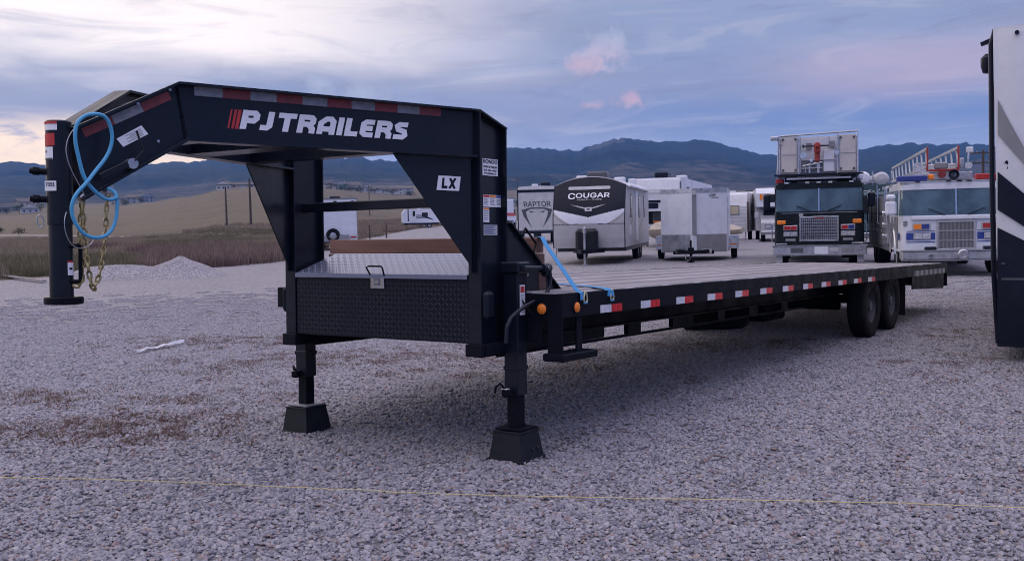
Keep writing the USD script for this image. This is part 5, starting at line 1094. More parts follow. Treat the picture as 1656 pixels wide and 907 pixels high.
    g = G(); g.box((-1.36, y0_ - .1, 3.72), (-1.12, y0_ + .1, 3.84), .03); g.beam((-1.2, y0_, 3.8), (-1.05, y0_, 3.6), .05, .05); g.cyl((-1.16, y0_, 2.7), (-1.13, y0_, 3.72), .022, 8); g.build('floodlight', STEEL, bk, smooth=30)
    bx('beacon', (-1.22, .5, 2.44), (-.98, .8, 2.6), REDLENS, t, .03); bx('roof_equipment', (.5, .6, 2.46), (1.05, 1.4, 2.6), STEEL, t, .04); bx('roof_equipment', (-.8, .7, 2.46), (-.2, 1.3, 2.58), GREYDK, t, .03); bx('roof_equipment', (1.0, .9, 2.46), (1.28, 1.8, 2.75), RVWHITE, t, .1)
fire_black()

def fire_white():
    t = place('fire_engine', 'white fire engine with a blue stripe and a lattice ladder on its roof', 'fire engine', 1548, 24.5, 8.5)
    cab_shell(t, 1.27, .58, 1.44, 2.06, 2.24, 2.5, FIREWHT, rake=.10, cr=.26)
    grille(t, -.44, .43, .60, 1.32, -.006, 26, (.84, 1.07), GREYMD)
    bx('hood_ledge', (-1.0, -.05, 1.335), (1.0, .0, 1.43), FIREWHT, t, .015)
    bx('blue_stripe', (-1.12, -.007, .86), (-.47, .0, 1.03), BLUEPT, t); bx('blue_stripe', (.46, -.007, .86), (1.12, 0, 1.03), BLUEPT, t); bx('blue_pinstripe', (-1.12, -.007, .80), (-.47, 0, .82), BLUEPT, t); bx('blue_pinstripe', (-1.12, -.007, 1.06), (-.47, 0, 1.075), BLUEPT, t); bx('blue_pinstripe', (.46, -.007, .80), (1.12, 0, .82), BLUEPT, t); bx('blue_pinstripe', (.46, -.007, 1.06), (1.12, 0, 1.075), BLUEPT, t)
    bx('blue_stripe', (-1.278, .18, .86), (-1.27, 2.4, 1.03), BLUEPT, t)
    lamp(t, 'headlight', -.96, -.56, .87, 1.02, -.007, (HEADL, HEADL)); lamp(t, 'headlight', .60, 1.0, .87, 1.02, -.007, (HEADL, HEADL))
    lamp(t, 'warning_light', -.98, -.58, 1.10, 1.25, -.005, (AMBER, BLUELENS)); lamp(t, 'warning_light', .55, .95, 1.10, 1.25, -.005, (REDLENS, REDLENS))
    bx('grey_plate', (-1.18, .03, 1.20), (-1.05, .08, 1.32), GREYMD, t, .01); bx('bumper', (-1.28, -.50, .39), (1.28, .0, .62), STEEL, t, .04); bx('bumper_trim', (-1.29, -.51, .375), (1.29, -.40, .405), CHROME, t); bx('bumper_trim', (-1.29, -.51, .605), (1.29, -.40, .63), CHROME, t)
    g = G(); g.lathe([(0, .03), (.05, .03), (.06, .05), (.11, .05), (.135, .02), (.14, 0)][::-1], (.08, -.50, .51), (0, -1, 0), 24); g.build('siren', CHROME, t, smooth=35)
    for x in (-.62, .72):
        g = G(); g.lathe([(0, .0), (.03, .0), (.045, .03), (.06, .03), (.065, 0)][::-1], (x, -.50, .49), (0, -1, 0), 18); o = g.build('bumper_lamp', CHROME, t, smooth=35)
    bx('tow_eye', (-.76, -.52, .63), (-.50, -.30, .71), NAVY, t, .02); bx('tow_eye', (.52, -.52, .63), (.78, -.30, .71), NAVY, t, .02); bx('bumper_deck', (-1.2, -.48, .62), (1.2, -.05, .635), STEEL, t)
    lb = bx('light_bar', (-1.30, .15, 2.26), (-.62, .45, 2.40), BLUELENS, t, .02); bx('light_bar', (.45, .15, 2.26), (1.15, .45, 2.40), REDLENS, t, .02); bx('light_bar_base', (-1.3, .14, 2.235), (1.2, .46, 2.262), CHROME, t); bx('amber_beacon', (-.60, .2, 2.30), (-.46, .35, 2.42), AMBER, t, .02)
    for x in (-.85, -.16, .08, .30, .85): bx('roof_marker', (x - .05, .04, 2.225), (x + .05, .10, 2.26), NAVY, t, .01)
    # left flank: doors, lockers, handrails
    for y0_, y1_ in ((.35, 1.2), (1.45, 2.3)): bx('cab_door', (-1.282, y0_, .65), (-1.27, y1_, 1.42), FIRESLV, t); bx('door_handle', (-1.30, y1_ - .2, 1.2), (-1.282, y1_ - .08, 1.24), CHROME, t)
    bx('body', (-1.26, 2.6, .5), (1.26, 9.2, 2.0), FIRESLV, t, .02)
    for k in range(5):
        y = 2.75 + k * 1.28; lk = bx('locker', (-1.285, y, .62), (-1.26, y + 1.15, 1.45), FIRESLV, t, .01); bx('locker_handle', (-1.30, y + .5, 1.0), (-1.285, y + .65, 1.06), CHROME, lk); bx('upper_locker', (-1.275, y, 1.52), (-1.26, y + 1.15, 1.95), GREYMD, t, .01)
    for y in (2.55, 2.95, 5.2, 7.2, 8.9):
        g = G(); g.tube([(-1.27, y, 1.2), (-1.34, y, 1.25), (-1.34, y, 2.15), (-1.27, y, 2.2)], .02, 8); g.build('grab_rail', CHROME, t, smooth=30)
    bx('pump_panel', (-1.31, 2.62, .7), (-1.262, 3.3, 1.9), STEEL, t)
    for z in (.9, 1.2, 1.5):
        g = G(); g.cyl((-1.31, 2.9, z), (-1.42, 2.9, z), .07, 14); g.build('hose_outlet', CHROME, t, smooth=30)
    for s in (-1, 1): roadwheel(t, s * 1.22, 1.35, .50, s * .30, STEEL); roadwheel(t, s * 1.24, 6.2, .50, s * .32, STEEL); roadwheel(t, s * 1.24, 7.4, .50, s * .32, STEEL)
    for y in (1.35,):
        g = G(); a = np.linspace(0, math.pi, 11); g.tube([(-1.285, y + .60 * math.cos(q), .5 + .60 * math.sin(q)) for q in a], .035, 6); g.build('wheel_arch', CHROME, t, smooth=30)
    for s in (-1, 1):
        g = G(); g.tube([(s * 1.25, .25, 2.0), (s * 1.45, .10, 1.95), (s * 1.46, .08, 1.3)], .014, 6); g.build('mirror_arm', CHROME, t, smooth=30); bx('wing_mirror', (s * 1.46 - .13, .02, 1.46), (s * 1.46 + .13, .12, 1.80), FIREWHT, t, .05); bx('mirror_glass', (s * 1.46 - .1, .12, 1.48), (s * 1.46 + .1, .13, 1.78), CHROME, t); bx('wing_mirror', (s * 1.46 - .11, .03, 1.83), (s * 1.46 + .11, .12, 1.96), FIREWHT, t, .04)
    # aerial ladder: two side trusses with uprights, rungs between, red tips
    LADG = paint('ladder_grey', (.40, .41, .44), .45, metal=.25, var=.06); ld_ = group_part('aerial_ladder', t); y0_, y1_ = .55, 8.8
    for k, x in enumerate((-.58, .12)):
        g = G(); g.beam((x, y0_, 2.62), (x, y1_, 2.50), .06, .07); g.build('ladder_rail', LADG, ld_); g = G(); g.beam((x, y0_, 3.05), (x, y1_, 2.93), .05, .06); g.build('ladder_rail', LADG, ld_)
        g = G()
        for j in range(10):
            y = y0_ + .05 + j * .88; dz = -.12 * (y - y0_) / (y1_ - y0_); bxx = g.beam((x, y, 2.65 + dz), (x, y + .22, 3.03 + dz), .035, .05, up=(0, 1, 0))
        o = g.build('ladder_upright', LADG, ld_); o.SetCustomDataByKey('kind', 'stuff')
        g = G(); g.tube([(x, y0_ - .05, 2.50), (x, y0_ - .06, 3.08), (x + .03, y0_ + .18, 3.10), (x + .02, y0_ + .22, 2.55)], .022, 8); g.build('ladder_tip', REDPT, ld_, smooth=30)
    for j in range(20):
        y = y0_ + .2 + j * .42; dz = -.12 * (y - y0_) / (y1_ - y0_); g = G(); g.cyl((-.56, y, 2.66 + dz), (.10, y, 2.66 + dz), .02, 8); g.build('rung', ALU, ld_)
    bx('ladder_tip_plate', (-.53, y0_ - .03, 2.50), (.10, y0_ + .2, 2.55), REDPT, ld_, .01); bx('tip_winch', (-.40, y0_ + .02, 2.55), (-.10, y0_ + .2, 2.72), GREYMD, ld_, .03); bx('tip_bracket', (.16, y0_, 2.55), (.26, y0_ + .2, 2.80), STEEL, ld_, .02); bx('ladder_nozzle_box', (-.62, y0_ - .02, 2.28), (.45, y0_ + .6, 2.48), STEEL, ld_, .03)
    g = G(); g.cyl((-.25, y0_ - .1, 2.42), (-.25, y0_ + .1, 2.42), .09, 16); g.build('ladder_nozzle', paint('dark_red_paint', (.16, .02, .018), .4), ld_, smooth=30); g = G(); g.lathe([(0, .0), (.06, 0), (.10, .06), (.12, .06), (.12, -.05)][::-1], (.02, y0_ - .02, 2.41), (0, -1, 0), 18); g.build('ladder_lamp', NAVY, ld_, smooth=30)
    g = G(); g.cyl((-.78, y0_ + .1, 2.62), (-.78, y0_ - .02, 2.62), .11, 16); g.build('ladder_lamp', HEADL, ld_, smooth=30); g = G(); g.cyl((.36, y0_ + .1, 2.62), (.36, y0_ - .02, 2.62), .08, 16); g.build('ladder_lamp', HEADL, ld_, smooth=30); bx('ladder_lamp', (.30, y0_ - .02, 2.92), (.46, y0_ + .06, 3.06), RVWHITE, ld_, .02)
    g = G(); g.cyl((.34, y0_, 2.7), (.36, y0_, 2.95), .02, 8); g.build('lamp_post', ALU, ld_)
    bx('ladder_bed', (-.9, 1.0, 2.24), (.6, 8.8, 2.34), STEEL, t); bx('roof_hatch', (.75, 1.2, 2.24), (1.2, 2.2, 2.42), RVWHITE, t, .04)
fire_white()

def tanker():
    t = place('tanker_truck', 'dark teal truck with a white tank on top, between the two fire engines', 'truck', 1412, 46, 4)
    bx('body', (-1.2, .3, .6), (1.2, 7, 2.75), TEAL, t, .03); bx('cab', (-1.15, -1.2, .6), (1.15, .28, 2.4), TEAL, t, .12); front_window(t, 0, -1.2, 1.85, 2.0, .75, NAVY, 'windscreen'); bx('bumper', (-1.2, -1.4, .4), (1.2, -1.2, .65), CHROME, t, .03)
    g = G(); g.lathe([(0, 0), (.25, .04), (.34, .15), (.34, 5.5), (0, 5.6)], (-.35, .4, 3.02), (0, 1, 0), 20); g.build('tank', RVWHITE, t, smooth=35); g = G(); g.lathe([(0, 0), (.25, .04), (.34, .15), (.34, 5.5), (0, 5.6)], (.45, .5, 2.98), (0, 1, 0), 20); g.build('tank', GREYLT, t, smooth=35)
    for x in (-.72, .05, .85):
        g = G(); g.cyl((x, .35, 2.0), (x, .35, 3.35), .03, 8); g.build('rack_post', STEEL, t)
    for z in (2.35, 2.85):
        g = G(); g.beam((-1.1, .32, z), (1.1, .32, z), .05, .05); g.build('rack_rail', STEEL, t)
    for x in (-.9, -.6, .2, .6): bx('side_pipe', (x, .22, .9), (x + .06, .29, 2.7), STEEL, t)
    for s in (-1, 1): roadwheel(t, s * 1.1, -.4, .48, s * .28); roadwheel(t, s * 1.15, 5.2, .48, s * .3)
tanker()

# ---------------------------------------------------------------- the trailer that cuts the right edge
def edge_rv():
    t = place('large_travel_trailer', 'large black and white travel trailer cut off by the right edge of the photo', 'travel trailer', 1612, 10.3, -1.5)
    Wd = 2.5; yf = lambda x, z: .05 * np.clip(np.abs(x - Wd / 2) / (Wd / 2), 0, 1) ** 8 + .10 * np.clip((z - 1.9) / 1.45, 0, 1) ** 2 + .06 * np.clip((.9 - z) / .7, 0, 1) ** 2
    e = lambda z: -.035 * np.clip((z - 1.8) / 1.4, 0, 1) + .05 * np.clip((1.3 - z) / 1.1, 0, 1)
    n, m = 110, 150
    S, Zt = np.meshgrid(np.linspace(0, 1, n + 1), np.linspace(.175, 3.365, m + 1), indexing='ij'); X = e(Zt) + S * (Wd - 2 * e(Zt)); Y = yf(X, Zt)
    fold = lambda x: np.minimum(x, Wd - x)
    L1 = lambda x: 2.67 - 1.95 * x ** .95; L2 = lambda x: 2.31 - 1.28 * x; L3 = lambda x: 1.94 - .95 * x; L4 = lambda x: 1.56 - .72 * x; L5 = lambda x: 1.38 - .55 * x
    drape(t, [('front_cap', RVWHITE, lambda x, z: z > .98), ('lower_cap', NAVY, lambda x, z: z > -9)], X, Zt, Y)
    for k, (nm, mt, hi, lo) in enumerate((('grey_swoosh', GREYMD, L1, L2), ('black_swoosh', NAVY, L3, L4), ('lower_cap', NAVY, L5, lambda x: 0 * x + .17))):
        xx = np.linspace(0, .53 if k == 0 else Wd / 2, 24)
        for mir in (0, 1):
            up_, dn = [(x, max(float(hi(x)), .17)) for x in xx], [(x, max(float(lo(x)), .17)) for x in xx]
            pl = Polygon(up_ + dn[::-1]).buffer(0).intersection(sbox(.012, .172, Wd / 2, 3.3))
            if mir: pl = affinity.translate(affinity.scale(pl, -1, 1, origin=(0, 0)), Wd, 0)
            poly_drape(t, pl, mt, yf, nm, eps=.006 + .002 * k)
    poly_drape(t, sbox(.05, .85, Wd - .05, .87), GREYDK, yf, 'seam', eps=.013)
    prof = [(.16, .22), (.10, .9), (.05, 1.9), (.15, 3.3), (.2, 3.36), (8.5, 3.36), (8.5, .3)]
    side_prism(prof, .015, Wd - .015).build('body_wall', RVWHITE, t)
    for x in (-.02, Wd + .02):
        g = G(); g.tube([(x + (.04 if x < 1 else -.04), .16, .2), (x, .12, .9), (x + (-.02 if x < 1 else .02), .10, 1.9), (x + (-.035 if x < 1 else .035), .18, 3.2), (x + (0 if x < 1 else 0), .24, 3.36)], .026, 8); g.build('corner_trim', NAVY, t, smooth=30)
    for z in np.linspace(.5, 3.15, 15):
        g = G(); y = float(yf(np.array(.07), np.array(z))); g.cyl((.072 + float(e(z)), y, z), (.072 + float(e(z)), y - .004, z), .004, 6); g.build('screw', GREYLT, t)
    bx('seam_strip', (.05, .015, 1.005), (2.45, .03, 1.02), GREYDK, t)
    g = G(); g.prism([(0, 0), (-.13, -.05), (-.12, -.085), (0, -.05)], (-.03, .35, 3.30), EX, EZ, .06); g.build('gutter_spout', NAVY, t)
    g = G(); g.lathe([(0, 0), (.05, .01), (.07, .08), (.07, .16), (.03, .2), (0, .2)], (-.085, .30, 2.93), (0, 0, 1), 16); g.build('side_camera', NAVY, t, smooth=30)
    g = G(); g.cyl((.18, .12, 3.29), (.18, .08, 3.29), .02, 12); g.build('marker_lamp', NAVY, t)
    g = G(); g.obox((.125, .04, 2.0), (.10, .03, .03), trimesh.transformations.rotation_matrix(.5, [0, 1, 0])[:3, :3]); g.obox((.125, .04, 2.0), (.03, .03, .11), trimesh.transformations.rotation_matrix(.3, [0, 1, 0])[:3, :3]); cb = g.build('cord_clip', NAVY, t)
    g = G(); g.tube(smoothed([(.13, .03, 1.99), (.18, .03, 1.92), (.24, .03, 1.84), (.32, .03, 1.78), (.45, .03, 1.74)]), .006, 6); g.build('cord', NAVY, cb, smooth=40)
    for s in (.35, Wd - .35): roadwheel(t, s + (-.2 if s < 1 else .2), 5.2, .37, -.24 if s < 1 else .24)
    bx('propane_cover', (.85, -.7, .45), (1.65, -.12, 1.2), PLASTIC, t, .1); g = G(); g.beam((.6, .1, .45), (1.25, -1.4, .45), .09, .13); g.beam((1.9, .1, .45), (1.25, -1.4, .45), .09, .13); g.build('tongue', BLACK2, t)
edge_rv()

# ---------------------------------------------------------------- field: grass, pile, houses, trees, poles, small things on the gravel
def blade_material(name, ramp):
    t = Net(); r = t.node('attribute', attribute='tone') + '.fac'; c = t.node('rgb_ramp', {'fac': r}, ramp=ramp) + '.color'
    p = t.node('principled_bsdf', {'base_color': c}, roughness=.85, specular_ior_level=.15) + '.BSDF'; q = t.node('translucent_bsdf', {'color': c}) + '.BSDF'
    m = t.node('mix_closure', {'closure1': p, 'closure2': q}, fac=.25) + '.closure'
    return usdkit.material(stage, '/World/Looks/' + name, t.n, t.l, surface=m)
GRASS = blade_material('dry_grass', [(0, (.085, .088, .050)), (.25, (.125, .118, .070)), (.45, (.20, .165, .125)), (.62, (.26, .215, .175)), (.74, (.19, .14, .135)), (.88, (.135, .085, .085)), (1, (.10, .045, .050))])
WEED = blade_material('dead_weed', [(0, (.070, .038, .036)), (.4, (.12, .066, .058)), (.7, (.17, .115, .095)), (1, (.16, .145, .10))])
def clump(n, rad, hgt, lean, wid, tones, seg=2):
    v, f, tn = [], [], []
    for k in range(n):
        a, r = rng.uniform(0, 6.283), rad * math.sqrt(rng.random()); p = np.array([r * math.cos(a), r * math.sin(a), -.01]); b = rng.uniform(0, 6.283); hh = hgt * rng.uniform(.5, 1.1); l = lean * rng.uniform(.3, 1.2)
        d = np.array([math.cos(b), math.sin(b), 0]); w = np.array([-d[1], d[0], 0]) * wid * rng.uniform(.7, 1.3); q1 = p + d * l * hh * .35 + EZ * hh * .6; q2 = p + d * l * hh + EZ * hh; i = len(v)
        v += [p - w, p + w, q1 - w * .7, q1 + w * .7, q2]; f += [[i, i + 1, i + 3], [i, i + 3, i + 2], [i + 2, i + 3, i + 4]]; tn += [float(np.clip(rng.choice(tones) + rng.normal(0, .05), 0, 1))] * 5
    return np.array(v), np.array(f), tn
def build_grass():
    pr = [clump(34, .30, .42, .5, .010, (.4, .5, .6)) for _ in range(3)] + [clump(34, .30, .34, .5, .010, (.02, .1, .2, .4)) for _ in range(3)] + [clump(24, .34, .50, .6, .009, (.62, .74, .82, .88)) for _ in range(3)] + [clump(22, .25, .62, .45, .010, (.92, .97, .85)) for _ in range(2)]
    P, I, S = [], [], []; n = 30000
    uu = rng.uniform(-90, 790, n); f_ = rng.random(n) ** 1.5
    for u, q in zip(uu, f_):
        e = float(np.interp(u, EU, ER)); r = e * .96 + q * 130; a = azim(u); p = np.array([CAM[0] + r * math.cos(a), CAM[1] + r * math.sin(a)])
        nz = float(meshkit.fbm(np.array([p[0] / 7, p[1] / 7, 0.]), 3, 3)); 
        if nz < .40 and r < e + 14 or (r - e) < rng.uniform(0, 4) * (nz < .55): continue
        if 135 < r < 170 and u < 300: continue
        z2 = float(meshkit.fbm(np.array([p[0] / 12, p[1] / 12, 4.]), 3, 8))
        if u < 235: k = rng.integers(3, 6) if z2 < .52 and r < e + 22 else (rng.integers(9, 11) if z2 > .62 and r < e + 30 else rng.integers(0, 3))
        elif u < 500: k = rng.integers(6, 9) if r < e + 30 and rng.random() < (.9 if z2 < .55 else .35) else (rng.integers(3, 6) if z2 > .42 else rng.integers(0, 3))
        else: k = rng.choice([0, 1, 2, 6, 7, 4])
        P.append((p[0], p[1], 0)); I.append(k); S.append(rng.uniform(.5, 1.35) * (.4 + 1.3 * nz) * (1 if r < e + 45 else .7))
    P = np.array(P); P[:, 2] = terrain(P[:, 0], P[:, 1]); n = len(P); S = np.array(S)
    tag(instancer('dry_grass', pr, GRASS, P, rng.uniform(0, 6.28, n), np.stack([S, S, S * rng.uniform(.7, 1.2, n)], 1), I), 'tall dry grass and reddish weeds along the far edge of the gravel yard', 'grass', kind='stuff')
build_grass()
def build_weeds():
    pr = [clump(46, .14, .035, 2.6, .0035, (.1, .3, .5, .7)) for _ in range(4)] + [clump(26, .10, .05, 1.4, .003, (.5, .8, .95)) for _ in range(2)]
    P, I, S = [], [], []
    rt = RT[:2] / np.linalg.norm(RT[:2]); fw = FW[:2] / np.linalg.norm(FW[:2])
    for d, w, n, u, v in STAINS:
        c = on_ground(u, v)[:2]
        for k in range(int(n * 2.6)):
            q = c + rt * rng.normal(0, w * .95) + fw * rng.normal(0, w * .6); P.append((*q, .012)); I.append(rng.integers(0, 6)); S.append(rng.uniform(.5, 1.2))
    P = np.array(P); P[:, 2] += terrain(P[:, 0], P[:, 1]); n = len(P); S = np.array(S)
    tag(instancer('dead_weeds', pr, WEED, P, rng.uniform(0, 6.28, n), np.stack([S, S, S], 1), I), 'flat reddish dead weeds in patches on the gravel', 'weeds', kind='stuff')
build_weeds()

def gravel_pile():
    t = place('gravel_pile', 'low pile of fine grey gravel at the edge of the yard, left of the riser', 'gravel pile', 292, 33.5)
    X, Y = np.meshgrid(np.linspace(-4.6, 2.6, 110), np.linspace(-1.8, 2.2, 60), indexing='ij'); r = np.hypot(X, Y * 1.15); p = np.stack([X, Y, 0 * X], -1)
    h1 = np.clip(.76 - .44 * r, 0, None); h2 = .50 * np.exp(-((X + 2.0) / 1.55) ** 4) * np.exp(-(Y / .95) ** 2)
    H = np.maximum(h1, h2) + .0 ; H = np.log(np.exp(h1 * 14) + np.exp(h2 * 14)) / 14 - .05
    H = H + .10 * (meshkit.fbm(p * 1.6, 4, 12) - .5) * np.clip(H * 6, 0, 1) + .03 * (meshkit.fbm(p * 7, 3, 14) - .5) - .02
    v = np.stack([X, Y, H], -1).reshape(-1, 3); n, m = X.shape; i, j = np.meshgrid(np.arange(n - 1), np.arange(m - 1), indexing='ij'); q = (i * m + j).ravel()
    f = np.vstack([np.stack([q, q + m, q + m + 1], 1), np.stack([q, q + m + 1, q + 1], 1)]); usdkit.mesh(stage, path(pp(t), 'heap'), (v, f), GROUND, True)
gravel_pile()

ROOFS = [paint('shingle_dark', (.045, .045, .05), .9, var=.2), paint('shingle_brown', (.085, .07, .065), .9, var=.2)]
WALLS = [paint('siding_white', (.36, .36, .37), .7), paint('siding_grey', (.24, .26, .29), .7), paint('siding_tan', (.36, .31, .26), .7), paint('siding_blue', (.20, .24, .31), .7)]
def house(u, d, w, dep, hw, rh, turn, wall, roof, label, gable=False, garage=False):
    t = place('house', label, 'house', u, d, turn, sink=.4); M_ = WALLS[wall]
    bx('wall', (-w / 2, 0, 0), (w / 2, dep, hw), M_, t)
    if gable: rp = front_prism([(-w / 2 - .4, hw - .1), (w / 2 + .4, hw - .1), (0, hw + rh)], -.4, dep + .4); gw = front_prism([(-w / 2, hw), (w / 2, hw), (0, hw + rh - .35)], -.42, -.405)
    else: rp = side_prism([(-.5, hw - .1), (dep + .5, hw - .1), (dep / 2, hw + rh)], -w / 2 - .4, w / 2 + .4); gw = None
    r_ = rp.build('roof', ROOFS[roof], t)
    if gw: gw.build('gable_wall', M_, t)
    if hw > 3.6: bx('chimney', (w * .2, dep * .5, hw + rh * .4), (w * .2 + .7, dep * .5 + .7, hw + rh + .6), WALLS[2], r_)
    rows = [1.5] if hw < 4 else [1.5, hw - 1.3]
    for z in rows:
        for k in range(3):
            x = -w / 2 + w * (k + .5) / 3
            if garage and k == 1 and z < 2: bx('garage_door', (x - 1.3, -.06, .2), (x + 1.3, 0, 2.4), WALLS[0] if wall else WALLS[1], t); continue
            o = bx('window', (x - .6, -.06, z - .55), (x + .6, 0, z + .55), WALLS[0], t); bx('pane', (x - .5, -.08, z - .45), (x + .5, -.06, z + .45), WINDOW, o)
for a in [(6, 620, 10, 9, 3.6, 2.6, 12, 3, 0, 'blue grey house with a dark roof at the left edge, below the hills', False, False), (24, 650, 9, 9, 3.4, 2.4, -18, 1, 0, 'low grey house between the blue grey house and the pale gabled house', False, True),
          (54, 600, 9.5, 9, 3.2, 2.6, 4, 0, 1, 'pale gabled house just left of the coupler', True, False), (50, 800, 13, 10, 5.2, 2.8, 15, 2, 1, 'tan two storey house above the pale gabled house', False, True), (92, 760, 12, 10, 5.0, 2.8, -12, 1, 0, 'grey two storey house half hidden behind the coupler', False, True),
          (196, 760, 11, 9, 4.8, 2.6, 10, 2, 0, 'tan house beside the left chain strand', False, True), (222, 790, 12, 9, 5.0, 2.6, -8, 1, 1, 'grey house right of the blue hose', False, False), (243, 770, 10, 9, 4.6, 2.6, 20, 3, 0, 'blue house at the left foot of the grassy hill', True, False),
          (367, 598, 8.5, 8, 3.4, 2.2, -20, 0, 1, 'white two storey house on the crest of the grassy hill', True, False), (398, 600, 15, 9, 2.4, 1.4, 0, 2, 1, 'long low house with a garage on the crest of the grassy hill', False, True),
          (533, 900, 12, 9, 5, 2.8, 10, 2, 0, 'tan house low at the left end of the row seen between the risers', False, False), (556, 930, 12, 9, 5, 2.8, -10, 1, 0, 'grey house second in the row seen between the risers', True, False), (577, 960, 14, 9, 5, 3, 12, 2, 1, 'tan house third in the row seen between the risers', False, True),
          (598, 930, 11, 9, 4, 2.6, 0, 0, 1, 'white house fourth in the row seen between the risers', True, False), (624, 900, 22, 10, 4.2, 2.2, 4, 0, 0, 'long white building in the row seen between the risers', False, False), (652, 880, 19, 12, 5.4, 1.4, -4, 0, 1, 'white flat barn in the row seen between the risers', False, False),
          (831, 820, 11, 9, 5, 2.8, 8, 0, 0, 'white house beside the RAPTOR trailer below the hills', True, False), (1560, 900, 14, 9, 5, 2.8, 8, 2, 0, 'tan house far off behind the white fire engine', False, False)]: house(*a)

FOLI = []
for k, c in enumerate(((.035, .05, .028), (.05, .055, .032), (.075, .06, .03))):
    t = Net(); r = t.node('attribute', attribute='tone') + '.fac'; cc = t.mix(r, tuple(x * .5 for x in c), tuple(x * 1.5 for x in c)); p = t.node('principled_bsdf', {'base_color': cc}, roughness=.9, specular_ior_level=.1) + '.BSDF'; q = t.node('translucent_bsdf', {'color': cc}) + '.BSDF'
    FOLI.append(usdkit.material(stage, f'/World/Looks/foliage_{k}', t.n, t.l, surface=t.node('mix_closure', {'closure1': p, 'closure2': q}, fac=.2) + '.closure'))
BARK = paint('bark', (.07, .05, .04), .9, var=.2)
def leafy(n, rx, rz, zc, leaf):
    v, f, tn = [], [], []; cl = rng.normal(0, .5, (7, 3)) * (rx, rx, rz * .8) + (0, 0, zc)
    for k in range(n):
        c = cl[rng.integers(7)] + rng.normal(0, .34, 3) * (rx, rx, rz * .7); a = rng.normal(size=3); b = np.cross(a, rng.normal(size=3)); a *= leaf / np.linalg.norm(a); b *= leaf * .6 / np.linalg.norm(b); i = len(v)
        v += [c - a, c + b, c + a, c - b]; f += [[i, i + 1, i + 2], [i, i + 2, i + 3]]; tn += [float(np.clip(.5 + .35 * (c[2] - zc) / rz + rng.normal(0, .2), 0, 1))] * 4
    return np.array(v), np.array(f), tn
def tree(u, d, hgt, wid, mat, label, group):
    t = place('tree', label, 'tree', u, d, rng.uniform(0, 360), group); g = G(); g.tube([(0, 0, -.3), (.1, 0, hgt * .35), (0, .1, hgt * .75)], [.05 * hgt, .035 * hgt, .01 * hgt], 6)
    for a in range(4): q = a * 1.6; g.tube([(0, 0, hgt * .35), (wid * .3 * math.cos(q), wid * .3 * math.sin(q), hgt * .65)], [.02 * hgt, .006 * hgt], 5)
    g.build('trunk', BARK, t); v, f, tn = leafy(520, wid * .55, hgt * .42, hgt * .48, hgt * .055); o = usdkit.mesh(stage, path(pp(t), 'crown'), (v, f), mat, False); primvar(o, 'tone', tn)
NM = ['dark evergreen tree', 'olive leafy tree', 'yellowing leafy tree']
for k, (u, d, hh, ww, m, where) in enumerate([(562, 880, 9, 8, 0, 'left of the white houses in the row seen between the risers'), (572, 850, 8, 8, 1, 'in front of the third house of the row between the risers'), (588, 860, 8, 9, 0, 'between the third and fourth house of the row between the risers'), (604, 880, 7, 8, 2, 'between the fourth house and the long white building'), (638, 870, 8, 8, 2, 'between the long white building and the flat barn'), (668, 860, 8, 9, 1, 'right of the flat barn seen between the risers'),
                                              (540, 860, 7, 8, 2, 'at the left end of the row between the risers'), (16, 600, 5.5, 6, 1, 'between the two leftmost houses'), (36, 610, 6, 7, 0, 'left of the pale gabled house'), (70, 640, 6, 7, 1, 'right of the pale gabled house, by the coupler'), (208, 720, 6, 7, 1, 'between the tan and the grey house by the hose'), (232, 720, 6, 6, 2, 'left of the blue house at the foot of the grassy hill'), (384, 605, 5, 5, 0, 'between the two houses on the grassy crest'), (842, 800, 8, 8, 1, 'beside the far house left of the RAPTOR trailer')]):
    tree(u, d, hh * .78, ww, FOLI[m], f'{NM[m]} {where}', 'trees around the far houses')
for k, (u, d) in enumerate([(5, 172), (34, 150), (584, 520), (592, 515), (603, 525), (615, 520), (575, 530), (570, 540), (622, 540), (632, 515)]):
    t = place('bush', ('dark bush at the left edge of the photo beside the dirt road', 'dark bush by the dirt road, nearer the coupler of the two')[k] if k < 2 else 'small dark bush on the dry field below the houses seen between the risers', 'bush', u, d, rng.uniform(0, 360), 'small bushes below the far houses' if k > 1 else None); hh = 1.2 if d < 200 else 3
    v, f, tn = leafy(160, hh * .55, hh * .5, hh * .5, hh * .09); o = usdkit.mesh(stage, path(pp(t), 'crown'), (v, f), FOLI[k % 2], False); primvar(o, 'tone', tn); g = G(); g.tube([(0, 0, -.2), (0, 0, hh * .6)], [.06, .02], 5); g.build('trunk', BARK, t)

POLEW = paint('pole_wood', (.055, .038, .032), .9, var=.25); 
def pole(u, d, top_v, r, label, arms=(), group=None, pegs=False):
    t = place('utility_pole', label, 'utility pole', u, d, rng.uniform(-15, 15)); d = d / math.cos(math.atan((u - 828) / 1669.46)); p = gp(u, d); H = up_at(u, top_v, d) - float(terrain(p[0], p[1]))
    g = G(); g.cyl((0, 0, -.4), (0, 0, H), r, 10, r * .65); g.build('pole', POLEW, t, smooth=40)
    for z in arms:
        o = bx('crossarm', (-1.1, -.08, H - z), (1.1, .04, H - z + .12), POLEW, t)
        for x in (-.95, -.5, .5, .95):
            g = G(); g.lathe([(0, 0), (.05, 0), (.06, .06), (.03, .1), (.04, .16), (0, .18)], (x, -.02, H - z + .12), (0, 0, 1), 8); g.build('insulator', GREYMD, o)
    if pegs:
        for k in range(9):
            z = H * (.25 + .075 * k); g = G(); s = 1 if k % 2 else -1; g.tube([(0, 0, z), (s * rng.uniform(.3, .6), 0, z + rng.uniform(-.05, .1))], .02, 5); g.build('peg', POLEW, t)
pole(370, 160, 302, .17, 'thin dark pole with side pegs on the grassy hill, left of two', pegs=True)
